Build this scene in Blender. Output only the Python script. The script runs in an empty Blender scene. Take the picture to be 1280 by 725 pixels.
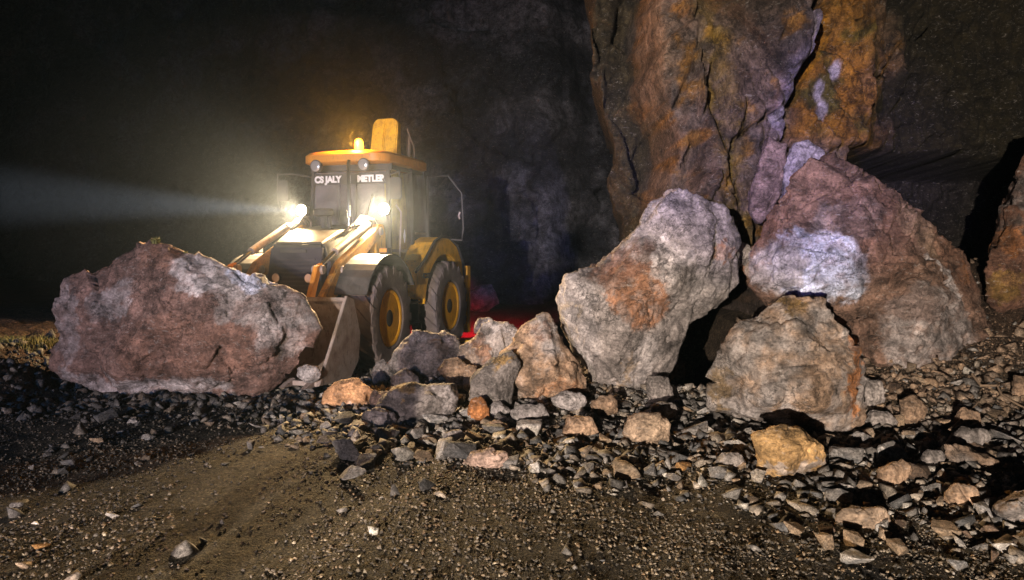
import bpy, bmesh, math, random
import numpy as np
from mathutils import Vector, Matrix
from mathutils.geometry import delaunay_2d_cdt

random.seed(7)
RNG = np.random.default_rng(7)
S = bpy.context.scene
COL = S.collection
R = math.radians

# ------------------------------------------------------------------ camera
FPX, HZ, CAMZ = 949.0, 310.0, 1.6
PITCH = math.atan((362.5 - HZ) / FPX)
cam_d = bpy.data.cameras.new('camera')
cam = bpy.data.objects.new('camera', cam_d)
COL.objects.link(cam)
cam.location = (0, 0, CAMZ)
cam.rotation_euler = (R(90) - PITCH, 0, 0)
cam_d.sensor_width = 36
cam_d.lens = 36 * FPX / 1280
cam_d.clip_start = 0.05
cam_d.clip_end = 2000
S.camera = cam

# ------------------------------------------------------------------ world, exposure
w = bpy.data.worlds.new('World')
S.world = w
w.use_nodes = True
nt = w.node_tree
bg = nt.nodes['Background']
bg.inputs[0].default_value = (0.35, 0.5, 0.8, 1)      # night sky
bg.inputs[1].default_value = 0.003
S.view_settings.view_transform = 'Standard'
S.view_settings.look = 'None'
S.view_settings.exposure = -0.12
S.view_settings.gamma = 1.0
S.view_settings.use_curve_mapping = False
S.cycles.use_denoising = True
S.cycles.volume_bounces = 0
S.cycles.max_bounces = 5
S.cycles.sample_clamp_indirect = 4


def aim(o, target):
    d = Vector(target) - Vector(o.location)
    o.rotation_euler = d.to_track_quat('-Z', 'Y').to_euler()


def spot(name, loc, target, watts, color, cone, blend=0.4, radius=0.05):
    d = bpy.data.lights.new(name, 'SPOT')
    d.energy = watts
    d.color = color
    d.spot_size = R(cone)
    d.spot_blend = blend
    d.shadow_soft_size = radius
    o = bpy.data.objects.new(name, d)
    COL.objects.link(o)
    o.location = loc
    aim(o, target)
    return o


# the head lamps and the blue lamp of the vehicles standing behind the photographer
spot('vehicle_headlamp', (-4.2, -10.0, 1.7), (3.1, 8.5, 0.8), 25000, (1.0, 0.85, 0.69), 48, 0.95, 0.06)
spot('vehicle_headlamp', (-6.8, -8.0, 1.1), (-2.9, 8.8, 1.3), 8000, (1.0, 0.78, 0.72), 42, 1.0, 0.06)
spot('unseen_blue_lamp', (-4.5, -7.0, 2.0), (3.6, 9.3, 2.75), 11000, (0.22, 0.18, 1.0), 12, 0.9, 0.10)
spot('unseen_blue_lamp', (1.2, -4.0, 2.9), (0.1, 21.0, 2.6), 7000, (0.40, 0.38, 1.0), 15, 0.9, 0.15)

spot('unseen_blue_lamp', (-5.0, -4.0, 2.6), (-4.5, 20.0, 4.5), 2300, (0.25, 0.48, 1.0), 62, 1.0, 0.15)  # added unseen blue fill, tints the left haze and the far cliff

# ------------------------------------------------------------------ helpers
def sm(a, b, x):
    t = np.clip((np.asarray(x, float) - a) / (b - a), 0, 1)
    return t * t * (3 - 2 * t)


def P(px, py, D):
    u = (px - 640) / FPX
    v = (362.5 - py) / FPX
    dy = math.cos(PITCH) + v * math.sin(PITCH)
    dz = -math.sin(PITCH) + v * math.cos(PITCH)
    k = D / dy
    return (u * k, D, CAMZ + dz * k)


_perm = np.random.default_rng(3).permutation(256)
_perm = np.concatenate([_perm, _perm, _perm])
_grad = np.random.default_rng(4).normal(size=(256, 3))
_grad /= np.linalg.norm(_grad, axis=1)[:, None]


def noise(p):
    p = np.asarray(p, float)
    i = np.floor(p).astype(int)
    f = p - i
    u = f * f * f * (f * (f * 6 - 15) + 10)
    i &= 255
    out = 0
    for a in (0, 1):
        for b in (0, 1):
            for c in (0, 1):
                h = _perm[_perm[_perm[(i[:, 0] + a) & 255] + ((i[:, 1] + b) & 255)] + ((i[:, 2] + c) & 255)] & 255
                g = _grad[h]
                d = g[:, 0] * (f[:, 0] - a) + g[:, 1] * (f[:, 1] - b) + g[:, 2] * (f[:, 2] - c)
                ww = (u[:, 0] if a else 1 - u[:, 0]) * (u[:, 1] if b else 1 - u[:, 1]) * (u[:, 2] if c else 1 - u[:, 2])
                out = out + d * ww
    return out * 1.6


def fbm(p, octv=4, gain=0.5, off=0.0):
    p = np.asarray(p, float) + off
    a, s, t = 1.0, 0, 0
    for _ in range(octv):
        s = s + a * noise(p)
        t += a
        a *= gain
        p = p * 2.03 + 17.3
    return s / t


def ridge(p, octv=3, off=0.0):
    p = np.asarray(p, float) + off
    a, s, t = 1.0, 0, 0
    for _ in range(octv):
        s = s + a * (1 - 2 * np.abs(noise(p)))
        t += a
        a *= 0.5
        p = p * 2.1 + 9.1
    return s / t


def facets(p, n, seed, box=None, tilt=1.0, warp=0.15, stretch=(1, 1, 1)):
    """blocky relief: every joint-bounded block has its own step and tilt"""
    r = np.random.default_rng(seed)
    p = np.asarray(p, float)
    lo, hi = p.min(0), p.max(0)
    s = lo + (hi - lo) * r.random((n, 3))
    q = p + warp * np.stack([noise(p * 2.2 + 5), noise(p * 2.2 + 31), noise(p * 2.2 + 57)], 1)
    st = np.array(stretch)
    best = np.full(len(p), 1e9)
    second = np.full(len(p), 1e9)
    idx = np.zeros(len(p), int)
    for k in range(n):
        d = np.sqrt((((q - s[k]) * st) ** 2).sum(1))
        m = d < best
        second = np.where(m, best, np.minimum(second, d))
        idx = np.where(m, k, idx)
        best = np.where(m, d, best)
    g = r.normal(size=(n, 3)) * tilt
    h = r.normal(size=n)
    val = h[idx] + (g[idx] * (q - s[idx])).sum(1)
    crack = np.clip(1 - (second - best) / 0.05, 0, 1)
    return val, crack, idx


def fracture(p, n, seed, slope, step, crack, warp, lim):
    """flat fracture faces: joint cells, each with its own tilt and step"""
    from mathutils.kdtree import KDTree
    r = np.random.default_rng(seed)
    k = r.integers(0, len(p), n)
    s = p[k] + r.normal(0, .01, (n, 3))
    f = .9 / max(warp * 6, .05)
    q = p + warp * np.stack([noise(p * f + 5), noise(p * f + 31), noise(p * f + 57)], 1)
    kd = KDTree(n)
    for i in range(n): kd.insert(s[i], i)
    kd.balance()
    idx = np.empty(len(p), int); gap = np.empty(len(p))
    for i, v in enumerate(q.tolist()):
        a, b_ = kd.find_n(v, 2)
        idx[i] = a[1]; gap[i] = b_[2] - a[2]
    g = r.normal(size=(n, 3)) * slope * .7
    h = r.normal(size=n) * step
    val = h[idx] + (g[idx] * (p - s[idx])).sum(1)
    keep = (r.random(n) < .5)[idx]
    return np.clip(val, -lim, lim) - crack * keep * np.clip(1 - gap / (crack * 2.2), 0, 1)


def tag(o, label=None, cat=None, group=None, kind=None):
    if label: o['label'] = label
    if cat: o['category'] = cat
    if group: o['group'] = group
    if kind: o['kind'] = kind
    return o


def link_mesh(name, me, mat=None, parent=None, smooth=False):
    o = bpy.data.objects.new(name, me)
    COL.objects.link(o)
    if mat: me.materials.append(mat)
    if parent: o.parent = parent
    if smooth:
        me.polygons.foreach_set('use_smooth', [True] * len(me.polygons))
    return o


def build_np(name, verts, faces, colors=None, mat=None, parent=None, smooth=False):
    """faces: (n,3) or (n,4) int array"""
    me = bpy.data.meshes.new(name)
    v = np.asarray(verts, np.float32)
    f = np.asarray(faces, np.int32)
    n, k = f.shape
    me.vertices.add(len(v))
    me.vertices.foreach_set('co', v.ravel())
    me.loops.add(n * k)
    me.loops.foreach_set('vertex_index', f.ravel())
    me.polygons.add(n)
    me.polygons.foreach_set('loop_start', np.arange(0, n * k, k, dtype=np.int32))
    me.update(calc_edges=True)
    me.validate()
    if colors is not None: set_col(me, colors)
    return link_mesh(name, me, mat, parent, smooth)


def set_col(me, c):
    a = me.color_attributes.new('Col', 'FLOAT_COLOR', 'POINT')
    c4 = np.ones((len(me.vertices), 4), np.float32)
    c4[:, :3] = c
    a.data.foreach_set('color', c4.ravel())


# ------------------------------------------------------------------ materials
def new_mat(name):
    m = bpy.data.materials.new(name)
    m.use_nodes = True
    b = m.node_tree.nodes['Principled BSDF']
    return m, m.node_tree, b


def nd(t, kind, **kw):
    n = t.nodes.new(kind)
    for k, v in kw.items():
        setattr(n, k, v)
    return n


def rock_mat(name, bump=0.5, fine=38.0, rough=0.86, tint_amt=0.5, objrand=False, scale=1.0, dark=0.30, light=1.55):
    m, t, b = new_mat(name)
    L = t.links.new
    co = nd(t, 'ShaderNodeTexCoord')
    at = nd(t, 'ShaderNodeAttribute', attribute_name='Col')
    n1 = nd(t, 'ShaderNodeTexNoise'); n1.inputs['Scale'].default_value = 5 * scale; n1.inputs['Detail'].default_value = 9; n1.inputs['Roughness'].default_value = 0.68
    n2 = nd(t, 'ShaderNodeTexNoise'); n2.inputs['Scale'].default_value = fine * scale; n2.inputs['Detail'].default_value = 5; n2.inputs['Roughness'].default_value = 0.7
    L(co.outputs['Object'], n1.inputs['Vector']); L(co.outputs['Object'], n2.inputs['Vector'])
    mp = nd(t, 'ShaderNodeMapping'); mp.inputs['Rotation'].default_value = (0.5, 0.7, 0.2); mp.inputs['Scale'].default_value = (1.0, 1.1, 2.4)
    L(co.outputs['Object'], mp.inputs['Vector'])
    n3 = nd(t, 'ShaderNodeTexNoise'); n3.inputs['Scale'].default_value = 1.7 * scale; n3.inputs['Detail'].default_value = 10; n3.inputs['Roughness'].default_value = 0.72; n3.inputs['Distortion'].default_value = 0.5
    L(mp.outputs[0], n3.inputs['Vector'])
    r1 = nd(t, 'ShaderNodeMapRange'); r1.inputs['From Min'].default_value = 0.34; r1.inputs['From Max'].default_value = 0.66; r1.inputs['To Min'].default_value = dark; r1.inputs['To Max'].default_value = light
    L(n1.outputs['Fac'], r1.inputs['Value'])
    r2 = nd(t, 'ShaderNodeMapRange'); r2.inputs['From Min'].default_value = 0.33; r2.inputs['From Max'].default_value = 0.67; r2.inputs['To Min'].default_value = 0.55; r2.inputs['To Max'].default_value = 1.45
    L(n2.outputs['Fac'], r2.inputs['Value'])
    r3 = nd(t, 'ShaderNodeMapRange'); r3.inputs['From Min'].default_value = 0.36; r3.inputs['From Max'].default_value = 0.64; r3.inputs['To Min'].default_value = 0.6; r3.inputs['To Max'].default_value = 1.3
    L(n3.outputs['Fac'], r3.inputs['Value'])
    mu = nd(t, 'ShaderNodeMath', operation='MULTIPLY'); L(r1.outputs[0], mu.inputs[0]); L(r2.outputs[0], mu.inputs[1])
    mu2 = nd(t, 'ShaderNodeMath', operation='MULTIPLY'); L(mu.outputs[0], mu2.inputs[0]); L(r3.outputs[0], mu2.inputs[1])
    last = mu2
    if objrand:
        oi = nd(t, 'ShaderNodeObjectInfo')
        ro = nd(t, 'ShaderNodeMapRange'); ro.inputs['To Min'].default_value = 0.6; ro.inputs['To Max'].default_value = 1.35
        L(oi.outputs['Random'], ro.inputs['Value'])
        mo = nd(t, 'ShaderNodeMath', operation='MULTIPLY'); L(mu2.outputs[0], mo.inputs[0]); L(ro.outputs[0], mo.inputs[1])
        last = mo
    vm = nd(t, 'ShaderNodeVectorMath', operation='SCALE')
    L(at.outputs['Color'], vm.inputs[0]); L(last.outputs[0], vm.inputs['Scale'])
    n4 = nd(t, 'ShaderNodeTexNoise'); n4.inputs['Scale'].default_value = 11 * scale; n4.inputs['Detail'].default_value = 7; n4.inputs['Roughness'].default_value = 0.8; n4.inputs['Distortion'].default_value = 1.2
    L(mp.outputs[0], n4.inputs['Vector'])
    fl = nd(t, 'ShaderNodeMapRange'); fl.inputs['From Min'].default_value = 0.57; fl.inputs['From Max'].default_value = 0.66; fl.inputs['To Max'].default_value = 0.55
    L(n4.outputs['Fac'], fl.inputs['Value'])
    dk = nd(t, 'ShaderNodeMapRange'); dk.inputs['From Min'].default_value = 0.36; dk.inputs['From Max'].default_value = 0.44; dk.inputs['To Min'].default_value = 0.35
    L(n4.outputs['Fac'], dk.inputs['Value'])
    fm = nd(t, 'ShaderNodeMixRGB'); fm.inputs['Color2'].default_value = (.42, .39, .37, 1)
    L(fl.outputs[0], fm.inputs['Fac']); L(vm.outputs[0], fm.inputs['Color1'])
    vmd = nd(t, 'ShaderNodeVectorMath', operation='SCALE'); L(fm.outputs[0], vmd.inputs[0]); L(dk.outputs[0], vmd.inputs['Scale'])
    vm = vmd
    # dark joints
    vo = nd(t, 'ShaderNodeTexVoronoi', feature='DISTANCE_TO_EDGE'); vo.inputs['Scale'].default_value = 1.15 * scale
    ad = nd(t, 'ShaderNodeMixRGB', blend_type='ADD'); ad.inputs['Fac'].default_value = 0.9
    L(co.outputs['Object'], ad.inputs['Color1']); L(n1.outputs['Color'], ad.inputs['Color2'])
    L(ad.outputs[0], vo.inputs['Vector'])
    rc = nd(t, 'ShaderNodeMapRange'); rc.inputs['From Max'].default_value = 0.022; rc.inputs['To Min'].default_value = 0.3; rc.inputs['To Max'].default_value = 1.0
    L(vo.outputs['Distance'], rc.inputs['Value'])
    vm2 = nd(t, 'ShaderNodeVectorMath', operation='SCALE'); L(vm.outputs[0], vm2.inputs[0]); L(rc.outputs[0], vm2.inputs['Scale'])
    L(vm2.outputs[0], b.inputs['Base Color'])
    b.inputs['Roughness'].default_value = rough
    b.inputs['Specular IOR Level'].default_value = 0.35
    # bump
    h1 = nd(t, 'ShaderNodeMath', operation='MULTIPLY_ADD'); L(n2.outputs['Fac'], h1.inputs[0]); h1.inputs[1].default_value = 0.35; L(n1.outputs['Fac'], h1.inputs[2])
    h2 = nd(t, 'ShaderNodeMath', operation='MULTIPLY_ADD'); L(rc.outputs[0], h2.inputs[0]); h2.inputs[1].default_value = 0.25; L(h1.outputs[0], h2.inputs[2])
    h3 = nd(t, 'ShaderNodeMath', operation='MULTIPLY_ADD'); L(n3.outputs['Fac'], h3.inputs[0]); h3.inputs[1].default_value = 0.6; L(h2.outputs[0], h3.inputs[2])
    h4 = nd(t, 'ShaderNodeMath', operation='MULTIPLY_ADD'); L(n4.outputs['Fac'], h4.inputs[0]); h4.inputs[1].default_value = 0.3; L(h3.outputs[0], h4.inputs[2]); h3 = h4
    bp = nd(t, 'ShaderNodeBump'); bp.inputs['Strength'].default_value = bump; bp.inputs['Distance'].default_value = 0.2
    L(h3.outputs[0], bp.inputs['Height']); L(bp.outputs[0], b.inputs['Normal'])
    return m


def paint_mat(name, col, rough=0.4, metal=0.0, dirt=(0.12, 0.10, 0.08), amt=0.5, coat=0.0, scale=3.0):
    m, t, b = new_mat(name)
    L = t.links.new
    co = nd(t, 'ShaderNodeTexCoord')
    n = nd(t, 'ShaderNodeTexNoise'); n.inputs['Scale'].default_value = scale; n.inputs['Detail'].default_value = 8; n.inputs['Roughness'].default_value = 0.7
    L(co.outputs['Object'], n.inputs['Vector'])
    r = nd(t, 'ShaderNodeMapRange'); r.inputs['From Min'].default_value = 0.45; r.inputs['From Max'].default_value = 0.7; r.inputs['To Max'].default_value = amt
    L(n.outputs['Fac'], r.inputs['Value'])
    mx = nd(t, 'ShaderNodeMixRGB'); mx.inputs['Color1'].default_value = (*col, 1); mx.inputs['Color2'].default_value = (*dirt, 1)
    n2 = nd(t, 'ShaderNodeTexNoise'); n2.inputs['Scale'].default_value = scale * 7; n2.inputs['Detail'].default_value = 6; n2.inputs['Roughness'].default_value = 0.75
    mp = nd(t, 'ShaderNodeMapping'); mp.inputs['Scale'].default_value = (1.0, 1.0, 0.35)
    L(co.outputs['Object'], mp.inputs['Vector']); L(mp.outputs[0], n2.inputs['Vector'])
    r2 = nd(t, 'ShaderNodeMapRange'); r2.inputs['From Min'].default_value = 0.54; r2.inputs['From Max'].default_value = 0.64; r2.inputs['To Max'].default_value = min(.8, amt * .9)
    L(n2.outputs['Fac'], r2.inputs['Value'])
    mx2 = nd(t, 'ShaderNodeMixRGB'); mx2.inputs['Color2'].default_value = (dirt[0] * .45, dirt[1] * .42, dirt[2] * .40, 1)
    L(r.outputs[0], mx.inputs['Fac']); L(mx.outputs[0], mx2.inputs['Color1']); L(r2.outputs[0], mx2.inputs['Fac']); L(mx2.outputs[0], b.inputs['Base Color'])
    rr = nd(t, 'ShaderNodeMapRange'); rr.inputs['To Min'].default_value = rough; rr.inputs['To Max'].default_value = min(1, rough + 0.4)
    L(r.outputs[0], rr.inputs['Value']); L(rr.outputs[0], b.inputs['Roughness'])
    b.inputs['Metallic'].default_value = metal
    b.inputs['Coat Weight'].default_value = coat
    bp = nd(t, 'ShaderNodeBump'); bp.inputs['Strength'].default_value = 0.15; bp.inputs['Distance'].default_value = 0.02
    L(n.outputs['Fac'], bp.inputs['Height']); L(bp.outputs[0], b.inputs['Normal'])
    return m


def glow_mat(name, col, strength):
    m, t, b = new_mat(name)
    b.inputs['Base Color'].default_value = (*col, 1)
    b.inputs['Emission Color'].default_value = (*col, 1)
    b.inputs['Emission Strength'].default_value = strength
    return m


M = {}
M['rock'] = rock_mat('weathered_rock')
M['cliff'] = rock_mat('cliff_rock', bump=0.7, fine=26)
M['stone'] = rock_mat('broken_stone', bump=0.4, objrand=True, scale=2.2, fine=30)
M['gravel'] = rock_mat('gravel_stone', bump=0.1, scale=6, fine=20, rough=0.8)
M['ground'] = rock_mat('gravel_ground', bump=0.9, scale=2.5, fine=32, rough=0.9, dark=0.5, light=1.4)
def pebble_layer(m):
    t = m.node_tree; L = t.links.new; b = t.nodes['Principled BSDF']
    co = [n for n in t.nodes if n.type == 'TEX_COORD'][0]
    basecol = b.inputs['Base Color'].links[0].from_socket
    nrm = b.inputs['Normal'].links[0].from_socket
    prev, prevn = basecol, nrm
    for sc, hgt in ((38, .009), (85, .006)):
        v = nd(t, 'ShaderNodeTexVoronoi'); v.inputs['Scale'].default_value = sc; v.inputs['Randomness'].default_value = 1
        L(co.outputs['Object'], v.inputs['Vector'])
        sp = nd(t, 'ShaderNodeSeparateColor'); L(v.outputs['Color'], sp.inputs[0])
        r = nd(t, 'ShaderNodeMapRange'); r.inputs['To Min'].default_value = .65; r.inputs['To Max'].default_value = 1.4; L(sp.outputs[0], r.inputs['Value'])
        d = nd(t, 'ShaderNodeMapRange'); d.inputs['From Min'].default_value = .25; d.inputs['From Max'].default_value = .6; d.inputs['To Min'].default_value = 1; d.inputs['To Max'].default_value = .6; L(v.outputs['Distance'], d.inputs['Value'])
        mu = nd(t, 'ShaderNodeMath', operation='MULTIPLY'); L(r.outputs[0], mu.inputs[0]); L(d.outputs[0], mu.inputs[1])
        vm = nd(t, 'ShaderNodeVectorMath', operation='SCALE'); L(prev, vm.inputs[0]); L(mu.outputs[0], vm.inputs['Scale']); prev = vm.outputs[0]
        bp = nd(t, 'ShaderNodeBump'); bp.inputs['Strength'].default_value = 1.0; bp.inputs['Distance'].default_value = hgt
        inv = nd(t, 'ShaderNodeMath', operation='SUBTRACT'); inv.inputs[0].default_value = 1; L(v.outputs['Distance'], inv.inputs[1])
        L(inv.outputs[0], bp.inputs['Height']); L(prevn, bp.inputs['Normal']); prevn = bp.outputs[0]
    L(prev, b.inputs['Base Color']); L(prevn, b.inputs['Normal'])
pebble_layer(M['ground'])
M['yellow'] = paint_mat('yellow_paint', (0.72, 0.38, 0.02), 0.42, dirt=(0.22, 0.14, 0.06), amt=0.7)
M['orange'] = paint_mat('roof_paint', (0.60, 0.24, 0.03), 0.45, dirt=(0.25, 0.13, 0.05), amt=0.4)
M['black'] = paint_mat('black_steel', (0.028, 0.026, 0.03), 0.5, dirt=(0.10, 0.085, 0.075), amt=0.7)
M['grille'] = paint_mat('grille_black', (0.035, 0.03, 0.04), 0.45, dirt=(0.09, 0.08, 0.09), amt=0.5)
M['steel'] = paint_mat('worn_steel', (0.30, 0.25, 0.23), 0.5, 0.15, dirt=(0.15, 0.09, 0.07), amt=0.85)
M['arm'] = paint_mat('arm_paint', (0.34, 0.17, 0.03), 0.5, dirt=(0.10, 0.08, 0.065), amt=1.0, scale=9)
M['chrome'] = paint_mat('chrome_rod', (0.6, 0.6, 0.62), 0.15, 1.0, amt=0.2)
M['tyre'] = paint_mat('dusty_rubber', (0.13, 0.105, 0.11), 0.85, dirt=(0.24, 0.19, 0.18), amt=0.9, scale=7)
M['boom'] = paint_mat('boom_paint', (0.55, 0.43, 0.04), 0.45, dirt=(0.22, 0.17, 0.05), amt=0.8, scale=8)
M['rim'] = paint_mat('rim_paint', (0.72, 0.36, 0.02), 0.4, dirt=(0.25, 0.15, 0.06), amt=0.5)
M['dustgrey'] = paint_mat('dusty_guard', (0.035, 0.032, 0.032), 0.65, dirt=(0.11, 0.10, 0.095), amt=0.8)
M['bonnet'] = paint_mat('dusty_bonnet', (0.03, 0.027, 0.024), 0.55, dirt=(0.08, 0.07, 0.058), amt=0.8)
M['white'] = paint_mat('white_vinyl', (0.75, 0.75, 0.8), 0.6, amt=0.15)
M['seat'] = paint_mat('seat_cloth', (0.03, 0.03, 0.035), 0.9)
M['skin'] = paint_mat('skin', (0.45, 0.28, 0.2), 0.6, amt=0.0)
M['jacket'] = paint_mat('jacket_cloth', (0.03, 0.04, 0.07), 0.9, amt=0.1)
M['trousers'] = paint_mat('trouser_cloth', (0.03, 0.03, 0.035), 0.9, amt=0.1)
M['bark'] = paint_mat('dry_bark', (0.22, 0.15, 0.10), 0.9, amt=0.5, scale=20)
M['grass'] = paint_mat('grass_blade', (0.10, 0.10, 0.02), 0.7, dirt=(0.25, 0.19, 0.06), amt=0.8, scale=9)
M['lamp'] = glow_mat('lit_headlamp', (1.0, 0.76, 0.42), 160)
M['beacon'] = glow_mat('lit_beacon', (1.0, 0.38, 0.02), 14)
M['tail'] = glow_mat('lit_tail_lamp', (1.0, 0.02, 0.02), 12)
M['lens'] = paint_mat('clear_lens', (0.55, 0.55, 0.6), 0.12, 0.6, amt=0.1)
m, t, b = new_mat('cab_glass')
b.inputs['Base Color'].default_value = (0.30, 0.27, 0.30, 1)
b.inputs['Roughness'].default_value = 0.18
tp = nd(t, 'ShaderNodeBsdfTransparent')
ms = nd(t, 'ShaderNodeMixShader')
nz = nd(t, 'ShaderNodeTexNoise'); nz.inputs['Scale'].default_value = 3.5; nz.inputs['Detail'].default_value = 8
mr_ = nd(t, 'ShaderNodeMapRange'); mr_.inputs['From Min'].default_value = .35; mr_.inputs['From Max'].default_value = .7; mr_.inputs['To Min'].default_value = .14; mr_.inputs['To Max'].default_value = .5
t.links.new(nz.outputs['Fac'], mr_.inputs['Value']); t.links.new(mr_.outputs[0], ms.inputs['Fac'])
t.links.new(tp.outputs[0], ms.inputs[1]); t.links.new(b.outputs[0], ms.inputs[2])
t.links.new(ms.outputs[0], t.nodes['Material Output'].inputs['Surface'])
M['glass'] = m
#==GEOMETRY==

# ------------------------------------------------------------------ ground
def H(x, y):
    x = np.asarray(x, float); y = np.asarray(y, float)
    z = 0.0 * x
    z = z + 0.20 * sm(6.6, 8.3, y) * sm(-1.5, -0.7, x) * (1 - sm(9.5, 11, y) * (1 - sm(0.5, 1.5, x)))
    z = z + 0.42 * sm(2.4, 3.8, x) * sm(6.6, 9.0, y)
    z = z + 0.9 * np.exp(-((x - 6.5) / 0.9) ** 2 - ((y - 10.0) / 1.3) ** 2)
    z = z - 1.3 * sm(1.45, 1.85, x) * sm(3.3, 2.9, x) * sm(7.75, 8.5, y) * sm(13, 11.5, y)
    bank = sm(-4.75, -5.5, x) * sm(6.6, 7.8, y)
    z = z + 0.42 * bank
    z = z - 0.25 * sm(-1.0, -3.0, x) * sm(12.5, 18, y)
    r2 = np.hypot(x, y)
    z = z + sm(34, 130, r2) * (3 + 2 * np.sin(x * .031 + 1) + 1.2 * np.sin(x * .083 + y * .02))
    # wheel ruts of the loader curving towards the camera
    for off in (-0.15, 1.75):
        c = off + 0.30 * (y - 5.5)
        dd = x - c + 0.6
        z = z - 0.045 * np.exp(-(dd / 0.22) ** 2) * (1 - sm(6.0, 7.0, y)) + 0.02 * np.exp(-((dd - 0.42) / 0.14) ** 2) * (1 - sm(6.0, 7.0, y))
    return z


def Hn(x, y):
    p = np.stack([x, y, 0 * x], 1)
    z = H(x, y)
    rough = 0.3 + 0.7 * sm(5.2, 7.0, y + 0.35 * np.minimum(x, 2.5))
    bank = sm(-4.6, -5.2, x) * sm(6.4, 7.3, y)
    z = z + 0.05 * fbm(p * 0.9, 3) + 0.028 * rough * ridge(p * 3.0, 3) + 0.006 * fbm(p * 9, 2)
    z = z + bank * (0.16 * ridge(p * 1.7, 4) + 0.05 * fbm(p * 9, 3))
    return z


def axis(lo, c0, c1, hi, fine, ratio=1.13):
    a = list(np.arange(c0, c1, fine))
    s, v = fine, c1
    while v < hi:
        a.append(v); s *= ratio; v += s
    a.append(hi)
    s, v = fine, c0 - fine
    pre = []
    while v > lo:
        pre.append(v); s *= ratio; v -= s
    pre.append(lo)
    return np.array(pre[::-1] + a)


gx = axis(-250, -5.6, 6.6, 250, 0.035)
gy = axis(-60, 2.8, 11.2, 400, 0.035)
X, Y = np.meshgrid(gx, gy)
xs, ys = X.ravel(), Y.ravel()
zs = Hn(xs, ys)
nx, ny = len(gx), len(gy)
ii = (np.arange(ny - 1)[:, None] * nx + np.arange(nx - 1)[None, :]).ravel()
gf = np.stack([ii, ii + 1, ii + nx + 1, ii + nx], 1)
pp = np.stack([xs, ys, zs], 1)
nmix = sm(-0.25, 0.35, fbm(pp * 0.8, 4))[:, None]
gc = (1 - nmix) * np.array([0.15, 0.118, 0.07]) + nmix * np.array([0.075, 0.066, 0.055])
bnd = np.exp(-((xs + 1.75 + .12 * (ys - 5)) / .55) ** 2)[:, None] * sm(8, 6.5, ys)[:, None]
gc = gc * (1 - bnd) + bnd * np.array([.22, .18, .115])
gc = gc * (1 - .5 * (1 - bnd[:, 0]) * (sm(-.6, -2.4, xs + .25 * (ys - 5)) * sm(3.9, 5.0, ys)))[:, None]  # shade left of the pale band put into the ground colour
soil = np.maximum(sm(-4.6, -5.2, xs) * sm(6.4, 7.3, ys), sm(4.2, 5.2, xs) * sm(7.6, 8.6, ys))[:, None]
gc = gc * (1 - soil) + soil * np.array([0.14, 0.075, 0.05])
scree = (sm(2.2, 3.0, xs) * sm(6.5, 7.5, ys))[:, None]
gc = gc * (1 - 0.6 * scree) + 0.6 * scree * np.array([0.20, 0.13, 0.085])
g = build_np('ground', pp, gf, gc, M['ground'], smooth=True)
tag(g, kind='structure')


def ray_ground(px, py):
    """the point of the ground seen at a place of the picture (used once, to lay the stones out)"""
    D = np.linspace(3.2, 14, 2200)
    a = np.array(P(px, py, 1.0))
    xx = a[0] * D
    zz = CAMZ + (a[2] - CAMZ) * D
    g_ = H(xx, D)
    k = np.argmax(zz <= g_)
    return float(xx[k]), float(D[k]), float(g_[k])


# ------------------------------------------------------------------ boulders
def srgb(r, g_, b_):
    f = lambda c: ((c / 255) / 12.92 if c <= 10 else (((c / 255) + 0.055) / 1.055) ** 2.4)
    return np.array([f(r), f(g_), f(b_)])


def paint(co, base, patches, D, seed, mottled=None):
    c = np.tile(np.array(base, float), (len(co), 1))
    q = co + 0.26 * np.stack([fbm(co * 3.0, 5, 0.72, 3 + seed), 0 * co[:, 0], fbm(co * 3.0, 5, 0.72, 60 + seed)], 1)
    if mottled is not None:
        k = sm(-0.1, 0.3, fbm(co * 1.8, 5, 0.6, seed * 3.1))[:, None]
        c = c * (1 - k) + k * np.array(mottled)
    for (px, py, rx, ry, ang, colr, st) in patches:
        x0, _, z0 = P(px, py, D)
        rx, ry = rx * D / FPX, ry * D / FPX
        dx, dz = q[:, 0] - x0, q[:, 2] - z0
        ca, sa = math.cos(R(ang)), math.sin(R(ang))
        a = (dx * ca + dz * sa) / rx
        b_ = (-dx * sa + dz * ca) / ry
        k = (1 - sm(0.86, 1.06, np.sqrt(a * a + b_ * b_)))
        k = (k * st * (0.5 + 0.5 * sm(-0.2, 0.05, fbm(co * 7, 4, 0.7, 9 + seed))))[:, None]
        c = c * (1 - k) + k * np.array(colr)
    return c


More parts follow.
